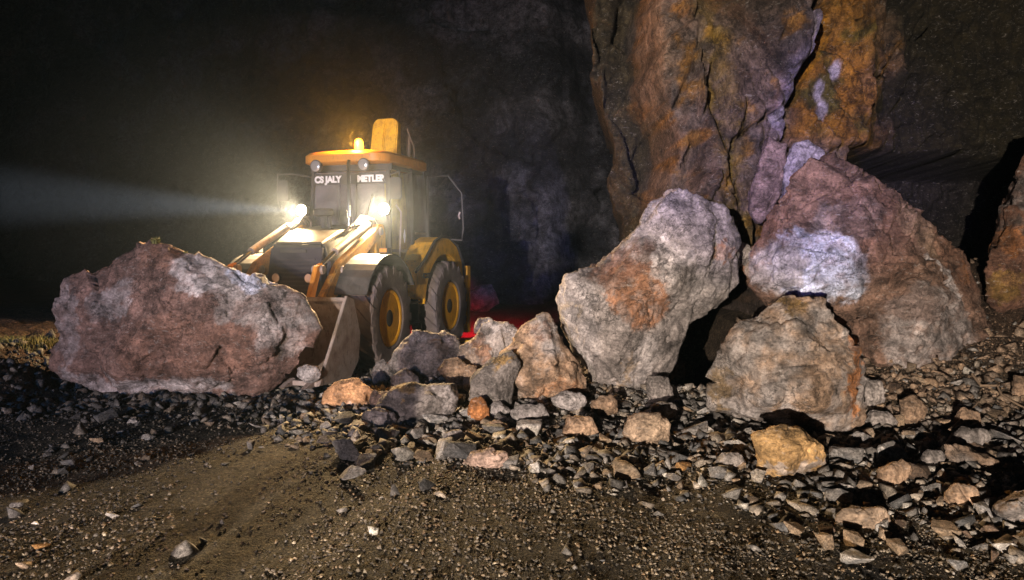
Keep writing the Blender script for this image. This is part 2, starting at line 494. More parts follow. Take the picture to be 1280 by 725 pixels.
def grow_rock(name, verts, faces, voxel, seed, amps, nfac=40, fac=0.03, tiltf=0.5, stretch=(1, 1, 1), rot=None, chips=0):
    me = bpy.data.meshes.new(name + '_raw')
    me.from_pydata([tuple(v) for v in verts], [], faces)
    me.update()
    bm = bmesh.new(); bm.from_mesh(me)
    bmesh.ops.triangulate(bm, faces=bm.faces[:])
    bmesh.ops.recalc_face_normals(bm, faces=bm.faces[:])
    bm.to_mesh(me); bm.free()
    def settle(mesh, mods):
        o = bpy.data.objects.new(name, mesh); COL.objects.link(o)
        for kind, val in mods:
            md = o.modifiers.new('r', kind)
            if kind == 'REMESH': md.mode = 'VOXEL'; md.voxel_size = val
            else: md.ratio = val
        dg = bpy.context.evaluated_depsgraph_get(); dg.update()
        out = bpy.data.meshes.new_from_object(o.evaluated_get(dg))
        bpy.data.objects.remove(o); bpy.data.meshes.remove(mesh)
        return out
    rough_ = settle(me, [('REMESH', voxel * 1.6)])
    n = len(rough_.vertices)
    co = np.empty(n * 3, np.float32); rough_.vertices.foreach_get('co', co); co = co.reshape(-1, 3).astype(float)
    no = np.empty(n * 3, np.float32); rough_.vertex_normals.foreach_get('vector', no); no = no.reshape(-1, 3).astype(float)
    size = float(np.sort(co.max(0) - co.min(0))[1])
    lump = .05 * size * fbm(co * 2.0 / size, 2, off=seed * 7.7) + .03 * size * ridge(co * 4.0 / size, 2, off=seed * 3.3) - .004 * size
    rough_.vertices.foreach_set('co', (co + no * lump[:, None]).astype(np.float32).ravel()); rough_.update()
    # a few dozen flat fracture faces with sharp edges, then a fine skin over them
    planes = (150 if nfac >= 30 else 80)
    me2 = settle(rough_, [('DECIMATE', planes / (2.0 * max(1, len(rough_.polygons)))), ('REMESH', voxel)])
    n = len(me2.vertices)
    co = np.empty(n * 3, np.float32); me2.vertices.foreach_get('co', co); co = co.reshape(-1, 3).astype(float)
    no = np.empty(n * 3, np.float32); me2.vertex_normals.foreach_get('vector', no); no = no.reshape(-1, 3).astype(float)
    if (no * (co - co.mean(0))).sum(1).mean() < 0:
        me2.flip_normals(); no = -no
        print('FLIP', name)
    # break flat fracture faces out of the lump
    rr_ = np.random.default_rng(seed + 55)
    size = float(np.sort(co.max(0) - co.min(0))[1])
    co0 = co.copy()
    for _ in range(chips):
        k = rr_.integers(0, n)
        nn = no[k] + rr_.normal(0, .10, 3); nn /= np.linalg.norm(nn)
        rad_ = size * rr_.uniform(.14, .45)
        dep = rad_ * rr_.uniform(.06, .20)
        dv = co - co0[k]
        over = np.minimum(dv @ nn + dep, dep * 2.5)
        m_ = (over > 0) & ((dv ** 2).sum(1) < rad_ ** 2) & (no @ nn > .55)
        co[m_] -= nn * over[m_][:, None]
    mv = co - co0
    ln = np.linalg.norm(mv, axis=1, keepdims=True)
    co = co0 + mv * np.minimum(1, .055 * size / np.maximum(ln, 1e-6))
    ed = np.empty(len(me2.edges) * 2, np.int32); me2.edges.foreach_get('vertices', ed); ed = ed.reshape(-1, 2)
    deg = np.bincount(ed.ravel(), minlength=n)[:, None]
    for lam in (.25,):
        acc = np.zeros_like(co)
        np.add.at(acc, ed[:, 0], co[ed[:, 1]]); np.add.at(acc, ed[:, 1], co[ed[:, 0]])
        co = co + lam * (acc / np.maximum(deg, 1) - co)
    me2.vertices.foreach_set('co', co.astype(np.float32).ravel()); me2.update()
    no = np.empty(n * 3, np.float32); me2.vertex_normals.foreach_get('vector', no); no = no.reshape(-1, 3).astype(float)
    d = np.zeros(n)
    a0, a1, a2, a3 = amps
    a0 *= .0; a1 *= .10; a2 *= .28; a3 *= .8
    st = np.array(stretch)
    q = co
    if rot is not None:
        q = co @ np.array(Matrix.Rotation(R(rot), 3, 'Y')).T
    q = q * st
    d += a0 * fbm(co * 0.9, 3, off=seed * 7.7)
    d += a1 * ridge(q * 1.6, 4, off=seed * 3.3)
    d += a2 * ridge(q * 5.5, 3, off=seed)
    d += a3 * fbm(q * 19, 3, 0.65, off=seed)
    if nfac:
        for lv, (nf, slope, step, ck) in enumerate(((nfac, .08, .005, .010), (nfac * 6, .15, .0008, .004), (nfac * 30, .13, .0002, .001))):
            d += fracture(q, nf, seed + 100 + lv, slope, step * size, ck * size, .10 * size / (lv * 2 + 1), .045 * size / (lv + 1))
    co2 = co + no * d[:, None]
    me2.vertices.foreach_set('co', co2.astype(np.float32).ravel())
    me2.update()
    me2.name = name
    return me2, co2


def boulder(name, label, cat, outline, D, relief, thick, base, patches=(), mottled=None, seed=1, voxel=0.022,
            amps=(0.05, 0.05, 0.022, 0.012), nfac=40, fac=0.03, back=0.75, group=None, stretch=(1, 1, 1), rot=None, tilt=0.5, mat='rock'):
    # more corner points between the given ones, so that the face breaks into planes
    rj = np.random.default_rng(seed + 900)
    known = [(p[0], p[1], p[2] if len(p) > 2 else 0.0) for p in list(outline) + list(relief)]
    kx = np.array(known)
    ext = kx[:, :2].max(0) - kx[:, :2].min(0)
    smin = float(ext.min()) / FPX * D
    relief = list(relief)
    lo_ = kx[:, :2].min(0)

    def inside(x, y):
        c_ = False
        for a, b_ in zip(outline, list(outline[1:]) + [outline[0]]):
            if (a[1] > y) != (b_[1] > y) and x < (b_[0] - a[0]) * (y - a[1]) / (b_[1] - a[1]) + a[0]: c_ = not c_
        return c_
    got = 0
    for _ in range(400):
        if got >= 16: break
        x, y = lo_ + ext * rj.random(2)
        allp = np.array([(p[0], p[1]) for p in outline] + [(p[0], p[1]) for p in relief])
        if not inside(x, y) or np.hypot(*(allp - (x, y)).T).min() < .13 * ext.min(): continue
        wg = 1 / (((kx[:, 0] - x) ** 2 + (kx[:, 1] - y) ** 2) + 4) ** 1.5
        relief.append((x, y, float((wg * kx[:, 2]).sum() / wg.sum()) - abs(rj.normal(0, .045)) * smin + .02 * smin))
        got += 1
    pts2 = [Vector((p[0], -p[1])) for p in outline] + [Vector((p[0], -p[1])) for p in relief]
    n = len(outline)
    vs, _, fs, orig, _, _ = delaunay_2d_cdt(pts2, [], [list(range(n))], 1, 1e-4)
    dd = [(p[2] if len(p) > 2 else 0.0) for p in outline] + [p[2] for p in relief]
    front, backv = [], []
    cx = sum(p[0] for p in outline) / n; cy = sum(p[1] for p in outline) / n
    for k, v in enumerate(vs):
        i = orig[k][0]
        px, py = v.x, -v.y
        front.append(P(px, py, D + dd[i]))
        sc = back if i < n else back * 0.95
        backv.append(P(cx + (px - cx) * sc, cy + (py - cy) * sc, D + thick * (0.85 if i < n else 1.05) + 0.4 * max(dd[i], -0.2)))
    m_ = len(front)
    faces = [list(f) for f in fs] + [[j + m_ for j in f][::-1] for f in fs]
    idx = {}
    for k in range(len(vs)):
        if orig[k][0] < n: idx[orig[k][0]] = k
    for i in range(n):
        a, c = idx[i], idx[(i + 1) % n]
        faces.append([a, c, c + m_, a + m_])
    me, co = grow_rock(name, front + backv, faces, voxel, seed, amps, nfac, fac, tilt, stretch, rot)
    set_col(me, paint(co, base, patches, D, seed, mottled))
    o = link_mesh(name, me, M[mat])
    # origin at its own centre so that it is a thing one could lift
    c = co.mean(0)
    me.transform(Matrix.Translation(-Vector(c)))
    o.location = Vector(c)
    for p in me.polygons: p.use_smooth = True
    tag(o, label, cat, group)
    return o


BR = np.array([0.21, 0.105, 0.07]); PALE = np.array([0.42, 0.38, 0.38]); GREY = np.array([0.24, 0.21, 0.20])
TAN = np.array([0.33, 0.22, 0.15]); RUST = np.array([0.42, 0.17, 0.06]); DARK = np.array([0.09, 0.075, 0.07])
OCH = np.array([0.34, 0.20, 0.05]); BLUELIT = np.array([0.55, 0.58, 0.72]); MOSS = np.array([0.10, 0.09, 0.03])  # the blue white is pale stone with blue lamp light mixed in

boulder('boulder', 'huge reddish brown boulder standing on the gravel left of the yellow loader', 'boulder',
        [(57, 452), (78, 418), (68, 385), (80, 352), (122, 330), (190, 300), (230, 316), (285, 332), (340, 352), (370, 362), (405, 402), (388, 430),
         (372, 455), (330, 488), (300, 499), (240, 492), (180, 496), (120, 492), (84, 480)],
        8.05, [(110, 400, -.22), (190, 345, -.22), (150, 450, -.38), (225, 330, -.15), (255, 385, -.40), (240, 450, -.45), (330, 380, -.22), (320, 440, -.36), (372, 400, -.12), (200, 400, -.42), (290, 345, -.08)],
        0.55, np.array([.165, .098, .08]),
        [(270, 345, 55, 24, -22, PALE * 1.1, .9), (330, 375, 70, 34, -30, GREY * 1.25, .8), (365, 415, 34, 26, 20, PALE * .8, .6), (310, 345, 26, 12, -20, BLUELIT * .9, .8),
         (150, 375, 34, 18, 30, PALE * .75, .65), (85, 400, 22, 60, 5, PALE * .6, .55), (210, 480, 70, 16, 0, PALE * .95, .8), (110, 480, 50, 16, -15, PALE * .7, .7),
         (200, 320, 24, 16, 0, BR * .6, .8), (285, 485, 20, 8, -40, PALE * .8, .8), (250, 430, 90, 40, 0, BR * .85, .5)],
        seed=11, nfac=34, fac=0.022)

boulder('boulder', 'tall leaning grey and rust boulder with a white foot, at the middle of the slide', 'boulder',
        [(698, 372, .1), (706, 352), (745, 322), (795, 292), (806, 262), (838, 238), (880, 250), (905, 268), (920, 300), (925, 350), (900, 380), (868, 398), (850, 412), (832, 455),
         (812, 492), (775, 498), (745, 484), (725, 455)],
        7.8, [(740, 380, -.35), (765, 350, -.30), (800, 320, -.20), (850, 280, -.28), (880, 320, -.40), (830, 350, -.50), (790, 400, -.50), (770, 450, -.40), (820, 420, -.22), (895, 350, -.2), (740, 430, -.3)],
        1.0, GREY * 1.2,
        [(790, 362, 40, 40, 20, RUST * .8, .75), (775, 330, 46, 20, 35, BR * .7, .8), (825, 285, 50, 24, 15, GREY * 1.1, .4), (828, 325, 22, 26, 0, PALE * 1.2, .8), (722, 400, 22, 70, 12, PALE * 1.05, .85),
         (790, 460, 18, 60, -20, PALE * .9, .7), (770, 425, 14, 40, -10, DARK, .5), (898, 316, 12, 12, 0, RUST * .8, .6), (880, 350, 30, 30, 0, PALE * .75, .6), (779, 470, 5, 40, 0, OCH * .8, .5)],
        mottled=GREY * .8, seed=21, nfac=60, fac=0.04, rot=-25, stretch=(1.6, 1, .8))

boulder('boulder', 'largest boulder, brown topped with a pale blue white scar, resting against the cliff', 'boulder',
        [(930, 345), (942, 320), (955, 290), (975, 255), (985, 225), (1002, 200), (1040, 205), (1080, 222), (1110, 240), (1150, 268), (1165, 292), (1205, 315), (1222, 350), (1240, 400), (1252, 440), (1262, 470),
         (1215, 485), (1150, 490), (1080, 490), (1040, 440), (1000, 395), (960, 372)],
        8.6, [(1000, 260, -.25), (985, 320, -.50), (1040, 320, -.60), (1020, 370, -.55), (1080, 270, -.30), (1095, 330, -.62), (1120, 290, -.30), (1150, 340, -.45), (1180, 400, -.60), (1120, 400, -.80),
              (1200, 440, -.55), (1100, 450, -.85), (1190, 340, -.22), (1050, 240, -.15), (1160, 460, -.7)],
        1.3, np.array([.19, .115, .085]),
        [(1005, 332, 56, 44, -15, BLUELIT, 1), (960, 335, 28, 30, 0, PALE * .9, .9), (1040, 275, 50, 26, 20, PALE * .6, .5), (1130, 415, 75, 60, -25, PALE * .8, .75), (1160, 345, 9, 42, 38, PALE * 1.3, .95),
         (1140, 285, 20, 44, 48, TAN * .85, .8), (1190, 330, 24, 50, 35, BR * .85, .7), (1075, 290, 50, 60, 20, BR * .62, .6), (1200, 340, 10, 14, 0, RUST * .7, .6), (1120, 470, 90, 16, 0, TAN * .8, .7), (1100, 375, 30, 20, 0, BR * .7, .5)],
        seed=31, nfac=70, fac=0.04, rot=35, stretch=(1, 1, 1.6))

boulder('boulder', 'rounded tan and grey boulder with an orange edge, in front of the largest boulder', 'boulder',
        [(882, 512), (890, 478), (902, 448), (922, 415), (948, 388), (980, 366), (1012, 374), (1042, 392), (1062, 418), (1072, 458), (1080, 500), (1080, 532), (1052, 558), (1010, 545), (960, 528), (915, 522)],
        6.55, [(940, 450, -.30), (985, 410, -.25), (1000, 460, -.50), (1040, 450, -.30), (960, 500, -.45), (1030, 510, -.42), (1060, 500, -.15), (1015, 500, -.52)],
        0.9, GREY * 1.25,
        [(1022, 450, 30, 55, -15, TAN, .8), (1058, 465, 12, 50, -8, RUST * 1.2, .9), (980, 382, 26, 8, -20, OCH * .6, .8), (900, 490, 14, 40, 15, OCH * .5, .7), (950, 505, 60, 14, -8, PALE * .95, .7), (1020, 500, 10, 60, -25, PALE * .8, .6), (1068, 525, 12, 20, 0, TAN, .8)],
        mottled=TAN * .9, seed=41, nfac=30, fac=0.025, rot=15, stretch=(.7, 1, 1.8))

boulder('boulder', 'broken pinkish tan boulder with a notched top, touching the leaning boulder', 'boulder',
        [(628, 470), (622, 440), (645, 425), (662, 398), (684, 391), (696, 412), (712, 440), (728, 470), (734, 490), (700, 503), (660, 505), (632, 492)],
        7.45, [(655, 440, -.22), (680, 420, -.2), (690, 460, -.35), (655, 475, -.32), (712, 478, -.2)],
        0.6, TAN * 1.1, [(650, 460, 26, 40, 0, TAN * .7, .6), (672, 408, 14, 12, 0, BR * .6, .8), (700, 485, 30, 16, 0, RUST * .8, .5), (690, 400, 12, 8, 0, PALE, .8)],
        mottled=PALE * .75, seed=51, voxel=0.02, nfac=30, fac=0.03)

boulder('boulder', 'dark angular boulder with a pale top edge, behind the loader front wheel side rocks', 'boulder',
        [(478, 462), (492, 438), (512, 416), (545, 419), (572, 422), (578, 440), (570, 470), (540, 482), (500, 478)],
        8.3, [(510, 440, -.12), (545, 440, -.22), (530, 465, -.28), (560, 460, -.15)],
        0.6, GREY * .75, [(545, 424, 34, 5, 4, PALE, .8), (505, 430, 14, 18, 30, GREY, .6)], seed=61, voxel=0.022, nfac=24, fac=0.03)

boulder('boulder', 'mossy dark flat boulder lying low between orange rock and white slab', 'boulder',
        [(470, 510), (480, 490), (505, 478), (530, 484), (560, 480), (572, 500), (560, 525), (530, 540), (495, 532)],
        6.9, [(505, 500, -.15), (535, 500, -.22), (520, 520, -.25)],
        0.5, GREY * .7, [(500, 485, 30, 8, -10, OCH * .8, .7), (560, 495, 12, 24, 10, PALE, .7)], seed=71, voxel=0.02, nfac=24, fac=0.03, stretch=(.7, 1, 2))

boulder('boulder', 'grey jagged boulder with a crumbly pale crest, right of the dark angular boulder', 'boulder',
        [(572, 470), (575, 432), (596, 420), (605, 404), (632, 400), (652, 418), (640, 436), (628, 462), (615, 478), (590, 482)],
        8.1, [(600, 440, -.2), (622, 420, -.12), (612, 460, -.2)],
        0.5, GREY * 1.1, [(625, 406, 22, 8, -10, PALE * 1.2, .9), (605, 440, 10, 26, 0, RUST * .6, .6), (585, 445, 10, 30, 0, TAN, .6)], seed=81, voxel=0.02, nfac=30, fac=0.04, stretch=(2, 1, .8))

boulder('boulder', 'dark olive boulder wedged before the pinkish tan boulder', 'boulder',
        [(585, 500), (590, 470), (610, 452), (640, 436), (652, 452), (640, 480), (638, 506), (610, 512)],
        7.15, [(612, 475, -.15), (630, 465, -.1), (615, 495, -.15)], 0.4, GREY * .6, [(632, 448, 14, 10, 30, OCH * .8, .7)], seed=91, voxel=0.018, nfac=20, fac=0.025)

boulder('boulder', 'smooth orange tan boulder left of the mossy flat boulder, below the bucket', 'boulder',
        [(398, 505), (408, 488), (428, 473), (448, 476), (466, 488), (474, 500), (462, 514), (430, 519)],
        7.5, [(430, 492, -.15), (452, 496, -.13)], 0.4, np.array([.46, .25, .13]), [(450, 506, 20, 8, 0, PALE * .8, .6)], seed=101, voxel=0.018, nfac=12, fac=0.015)

boulder('boulder', 'blocky ochre boulder at the foot of the rounded tan boulder, shadow to its right', 'boulder',
        [(948, 600), (946, 570), (942, 540), (975, 533), (1000, 535), (1026, 560), (1031, 580), (1000, 596), (960, 603)],
        5.25, [(965, 565, -.12), (1000, 560, -.18), (985, 585, -.2)], 0.42, np.array([.44, .27, .12]), [(990, 586, 40, 10, 5, PALE * .8, .7)], seed=111, voxel=0.014, nfac=16, fac=0.016,
        amps=(.03, .02, .01, .006))

boulder('boulder', 'pale tan boulder alone on the gravel before the leaning boulder', 'boulder',
        [(779, 545), (785, 522), (800, 516), (828, 522), (838, 530), (836, 552), (810, 561), (790, 560)],
        6.1, [(800, 538, -.1), (822, 540, -.12)], 0.3, np.array([.40, .29, .21]), [], seed=121, voxel=0.013, nfac=14, fac=0.014, amps=(.03, .02, .01, .006))

boulder('boulder', 'pinkish cracked boulder lying flat at the head of the gravel road', 'boulder',
        [(577, 580), (590, 566), (612, 562), (634, 564), (637, 580), (620, 588), (590, 589)],
        5.48, [(600, 574, -.08), (622, 573, -.1)], 0.25, np.array([.34, .24, .2]), [], seed=131, voxel=0.012, nfac=14, fac=0.014, amps=(.02, .02, .01, .006))

boulder('boulder', 'flat pale tan boulder low in the right foreground scree', 'boulder',
        [(1040, 652), (1050, 636), (1075, 633), (1105, 635), (1112, 652), (1105, 666), (1092, 672), (1080, 660), (1060, 658)],
        4.28, [(1065, 646, -.06), (1092, 650, -.08)], 0.28, np.array([.36, .26, .19]), [], seed=141, voxel=0.01, nfac=12, fac=0.012, amps=(.02, .012, .008, .005))

boulder('boulder', 'grey boulder cut by the right edge of the picture in the lower scree', 'boulder',
        [(1238, 650), (1240, 632), (1262, 616), (1310, 612), (1330, 640), (1310, 668), (1270, 664)],
        4.35, [(1260, 640, -.1), (1295, 640, -.12)], 0.35, GREY * 1.2, [(1270, 622, 30, 10, 0, TAN * .9, .6)], seed=151, voxel=0.012, nfac=14, fac=0.014, amps=(.02, .02, .01, .006))

boulder('boulder', 'long brown slab slanting down across the scree near the right edge', 'boulder',
        [(1175, 556), (1200, 556), (1260, 585), (1320, 598), (1316, 612), (1260, 606), (1210, 590), (1180, 570)],
        5.45, [(1215, 574, -.08), (1270, 596, -.08)], 0.35, TAN * .8, [], mottled=GREY * .8, seed=161, voxel=0.016, nfac=14, fac=0.014, amps=(.02, .02, .012, .008))

for lab, box, D_, c_, sd in (
        ('squarish brown block standing upright in the scree under the largest boulder', (1122, 492, 1162, 536), 6.9, TAN * .85, 3),
        ('speckled black and white boulder under the scree beside the brown block', (1078, 512, 1124, 540), 6.8, GREY * 1.5, 4),
        ('upper speckled grey boulder tucked beside the orange edge of the rounded boulder', (1068, 474, 1108, 512), 7.1, GREY * 1.4, 5),
        ('rounded ochre boulder midway up the right scree', (1190, 508, 1228, 544), 6.9, TAN * 1.1, 6),
        ('broad grey boulder sitting above the long brown slab', (1178, 536, 1242, 566), 6.35, GREY * 1.2, 7),
        ('tan boulder high on the scree at the right edge', (1262, 468, 1300, 506), 7.6, TAN, 8),
        ('grey flat boulder right of the lone pale tan boulder', (890, 565, 934, 592), 5.55, GREY * 1.3, 9),
        ('angular pale slab below the broken pinkish tan boulder', (686, 488, 735, 512), 7.0, PALE * .9, 10),
        ('white streaked upright slab beside the mossy flat boulder', (546, 474, 574, 520), 7.1, PALE * 1.1, 12),
        ('small rust boulder upright before the dark olive boulder', (584, 497, 612, 530), 6.85, RUST * .8, 13),
        ('grey block in front of the white streaked slab', (552, 534, 586, 562), 6.3, GREY * 1.2, 14),
        ('tan cracked boulder in the rubble left of the lone pale boulder', (700, 521, 748, 553), 6.3, TAN * 1.2, 15),
        ('dark splintered slab leaning at the foot of the tall leaning boulder', (806, 464, 842, 512), 7.3, GREY * .8, 16),
        ('pale wedge boulder filling the rubble under the bucket', (372, 455, 402, 478), 8.0, PALE * .7, 17),
        ('dark angular block between the mossy flat boulder and the streaked slab', (508, 500, 552, 530), 6.95, GREY * .9, 31),
        ('brownish split block before the rust boulder', (600, 524, 640, 548), 6.45, TAN * .8, 32),
        ('pale grey block under the broken pinkish tan boulder', (640, 506, 690, 530), 6.75, PALE * .8, 33),
        ('low grey slab right of the orange tan boulder', (452, 512, 500, 538), 6.75, GREY * 1.1, 34),
        ('tall narrow tan block between the jagged and dark olive boulders', (578, 452, 600, 492), 7.7, TAN * .9, 35),
        ('tan block leaning in the notch between the dark angular and the jagged boulders', (548, 444, 590, 486), 7.8, TAN * .7, 41),
        ('grey brown block low behind the mossy flat boulder', (486, 462, 526, 494), 7.9, GREY * .9, 42),
        ('sharp pale block under the dark olive boulder', (606, 500, 640, 526), 6.95, PALE * .7, 43),
        ('rusty grey block between the mossy flat boulder and the orange tan boulder', (458, 486, 490, 512), 7.3, np.array([.25, .17, .13]), 44),
        ('dark jagged block just right of the loader front wheel', (462, 450, 490, 482), 8.6, GREY * .7, 36),
        ('rough pink brown block at the foot of the tall leaning boulder', (738, 492, 772, 520), 6.9, TAN * .8, 37),
        ('grey shard standing in front of the tall leaning boulder', (812, 500, 846, 524), 6.75, GREY, 38),
        ('crumbly white block on top of the jagged crest', (590, 398, 622, 418), 8.5, PALE, 39),
        ('large tan block half sunk in the near right scree', (1092, 575, 1140, 612), 5.0, TAN * 1.1, 51),
        ('pale brown block on the lower scree left of the grey boulder at the right edge', (1180, 606, 1226, 640), 4.8, TAN * 1.2, 52),
        ('grey tan block under the long brown slab', (1148, 560, 1184, 590), 5.4, GREY * 1.2, 53),
        ('dusty boulder lying far behind the loader rear wheel', (575, 356, 625, 392), 19.0, PALE * .6, 18),
        ('small round boulder caught in the gap between the leaning and the largest boulder', (912, 300, 940, 332), 8.6, GREY, 19)):
    r_ = random.Random(sd)
    x0, y0, x1, y1 = box
    cx, cy, hw, hh = (x0 + x1) / 2, (y0 + y1) / 2, (x1 - x0) / 2, (y1 - y0) / 2
    npt = r_.choice((5, 6, 7))
    out = []
    for k in range(npt):
        a = 2 * math.pi * (k + r_.uniform(-.3, .3)) / npt
        e = (abs(math.cos(a)) ** 3 + abs(math.sin(a)) ** 3) ** (-1 / 3) * r_.uniform(.84, 1.14)
        out.append((cx + hw * math.cos(a) * e, cy - hh * math.sin(a) * e))
    if D_ < 8.05: D_ = min(D_, ray_ground(cx, y1 - 3)[1] + .06)
    s_ = 2 * hw * D_ / FPX
    boulder('boulder', lab, 'boulder', out, D_, [(cx - hw * .3, cy - hh * .2, -.3 * s_), (cx + hw * .35, cy + hh * .1, -.25 * s_), (cx, cy + hh * .4, -.35 * s_)],
            s_ * .6, c_, [], mottled=np.array(c_) * .7, seed=sd + 200, voxel=max(.011, s_ / 28), nfac=14, fac=.05 * s_, amps=(.06 * s_, .05 * s_, .03 * s_, .015 * s_))

# ------------------------------------------------------------------ cliff
def wall_sheet(name, x0, x1, z0, z1, step, depth, colf, mat, kind_tag):
    ax = np.arange(x0, x1, step); az = np.arange(z0, z1, step)
    XX, ZZ = np.meshgrid(ax, az)
    x, z = XX.ravel(), ZZ.ravel()
    d, c, x = depth(x, z)
    co = np.stack([x, d, z], 1)
    nx_, nz_ = len(ax), len(az)
    i = (np.arange(nz_ - 1)[:, None] * nx_ + np.arange(nx_ - 1)[None, :]).ravel()
    f = np.stack([i, i + 1, i + nx_ + 1, i + nx_], 1)
    f = f[np.isfinite(co[f][:, :, 1]).all(1)]
    keep = np.zeros(len(co), bool); keep[f.ravel()] = True
    ren = np.cumsum(keep) - 1
    return build_np(name, co[keep], ren[f], c[keep], M[mat], smooth=True)


def xz(px, py, D):
    a = P(px, py, D)
    return a[0], a[2]


def cliff_depth(x, z):
    p = np.stack([x, 0 * x, z], 1)
    u = 640 + x / 10.2 * FPX                       # rough bearing of the column
    v = HZ - (z - 1.6) / 10.2 * FPX
    wob = 14 * fbm(p * 1.1, 4, 0.6) * 2
    left_edge = np.interp(v, [-200, 0, 60, 110, 170, 230, 300, 400], [730, 742, 752, 762, 768, 775, 790, 800])
    pil = np.interp(v, [-200, 0, 100, 200, 260, 400], [812, 812, 806, 832, 815, 812])
    crack = np.interp(v, [-200, 0, 60, 120, 180, 250], [1035, 1018, 990, 968, 960, 930])
    D = 11.2 - 1.3 * sm(pil - 14, pil + 10, u + wob * .6)
    # rounded front of the pillar
    mid = (pil + crack) / 2
    D = D - 0.35 * np.clip(1 - ((u - mid) / 110) ** 2, 0, 1) * sm(1040, 985, u)
    # crack and the receding right-hand face
    D = D + 0.75 * np.exp(-((u + wob * .5 - crack - 6) / 11) ** 2)
    D = D + 0.35 * sm(crack, crack + 20, u) + 1.5 * sm(1060, 1210, u + wob)
    # the wall swings in over the hollow
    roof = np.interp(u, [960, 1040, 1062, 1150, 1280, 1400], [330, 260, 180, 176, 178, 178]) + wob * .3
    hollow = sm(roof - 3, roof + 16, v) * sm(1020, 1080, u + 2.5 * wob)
    D = D + 3.0 * hollow
    D = D + 3.5 * sm(325, 350, v + wob) * sm(835, 850, u) * sm(985, 960, u)
    q = p.copy(); q[:, 2] *= 0.55
    fv, cr, _ = facets(q, 260, 5, tilt=1.8, warp=.10)
    D = D - .15 * np.clip(fv, -2, 2) + 0.12 * cr
    fv2, cr2, _ = facets(q, 900, 6, tilt=5.0, warp=.05)
    D = D - .055 * np.clip(fv2, -2, 2) + 0.04 * cr2
    D = D - 0.11 * ridge(p * np.array([3.2, 1, .7]), 3, 12)
    D = D - 0.07 * ridge(p * np.array([1.3, 1, .6]), 4) - 0.03 * ridge(p * np.array([5, 1, 3]), 3) - 0.02 * fbm(p * 17, 3)
    q2 = p * np.array([1.0, 1, .26]) + np.stack([.12 * z, 0 * z, 0 * z], 1)
    fv3, cr3, id3 = facets(q2, 90, 8, tilt=2.2, warp=.06)
    D = D - .10 * np.clip(fv3, -2, 2) + 0.16 * cr3 * (id3 % 3 > 0)
    # colours of the wall, the purple gleam along the crack painted in
    c = np.tile(np.array([.15, .105, .085]), (len(x), 1))
    def mix(c, k, colr): return c * (1 - k[:, None]) + k[:, None] * np.array(colr)
    n1 = fbm(p * 1.6, 5, .6, 4); n2 = fbm(p * 3.5, 5, .6, 40)
    c = mix(c, sm(-.05, .3, n1), [.125, .098, .090])
    tone = np.array([.7, 1.25, .9, 1.1, .55, 1.0, 1.4])[id3 % 7]
    c = c * tone[:, None]
    c = mix(c, .75 * sm(.05, .3, n2), [.27, .125, .015])
    stripe = np.clip(1 - np.abs(u + wob - np.interp(v, [0, 260], [850, 905])) / 26, 0, 1)
    c = mix(c, .8 * stripe * sm(-.3, .1, n2), [.20, .13, .02])
    gl = np.exp(-(((u + wob * 1.2 - np.interp(v, [0, 60, 120, 180], [980, 968, 958, 950])) / 16) ** 2)) * sm(200, 150, v)
    c = mix(c, .8 * gl, [.32, .28, .42])  # purple gleam of the blue lamp, put into the rock colour
    org = sm(crack + 4, crack + 22, u) * (1 - sm(1030, 1175, u + 4 * wob)) * (1 - sm(170, 195, v))
    c = mix(c, .92 * org, [.34, .145, .010])
    c = mix(c, org * sm(.05, .3, n1), [.09, .07, .015])
    for (a, b_, ra, rb) in ((1018, 150, 7, 24), (1012, 118, 6, 14), (1036, 92, 6, 12), (952, 156, 7, 10)):
        k = 1 - sm(.7, 1.15, np.hypot((u + wob * .5 - a) / ra, (v - b_) / rb))
        c = mix(c, .9 * k, [.40, .36, .44])
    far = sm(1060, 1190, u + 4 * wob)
    c = mix(c, far, [.019, .0145, .006])  # right-hand face coloured dark, standing in for fading lamp light
    c = mix(c, sm(pil + 4, pil - 14, u + wob), [.045, .034, .018])  # strip left of the pillar coloured dim, shade put into the rock
    c = mix(c, .92 * hollow, [.022, .018, .016])  # recess painted near black in place of its shade
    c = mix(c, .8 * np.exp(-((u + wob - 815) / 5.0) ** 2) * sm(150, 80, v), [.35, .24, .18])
    # round the corner: left of the edge the wall runs back into the dark
    dx = (u + wob - left_edge) / FPX * 10.2
    back = np.minimum(dx, 0)
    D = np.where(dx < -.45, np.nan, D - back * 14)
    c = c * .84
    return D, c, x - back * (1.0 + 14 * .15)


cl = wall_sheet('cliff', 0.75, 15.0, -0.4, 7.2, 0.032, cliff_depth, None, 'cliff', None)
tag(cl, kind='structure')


def far_depth(x, z):
    p = np.stack([x, 0 * x, z], 1)
    D = 21.5 + 0.5 * np.abs(x - 0.8) + 1.2 * sm(0.9, 2.6, x) - 0.7 * ridge(p * .35, 4) - .2 * ridge(p * 1.0, 3)
    D = D + .28 * z
    fv, cr, _ = facets(p, 160, 9, tilt=.9, warp=.25)
    D = D - .30 * np.clip(fv, -2, 2)
    k = sm(-.1, .3, fbm(p * .5, 4))[:, None]
    c = np.array([.018, .02, .026]) * (1 - k) + k * np.array([.10, .10, .115])
    return D, c, x


fc = wall_sheet('far_cliff', -30, 9.0, -0.8, 15, 0.10, far_depth, None, 'cliff', None)
tag(fc, kind='structure')

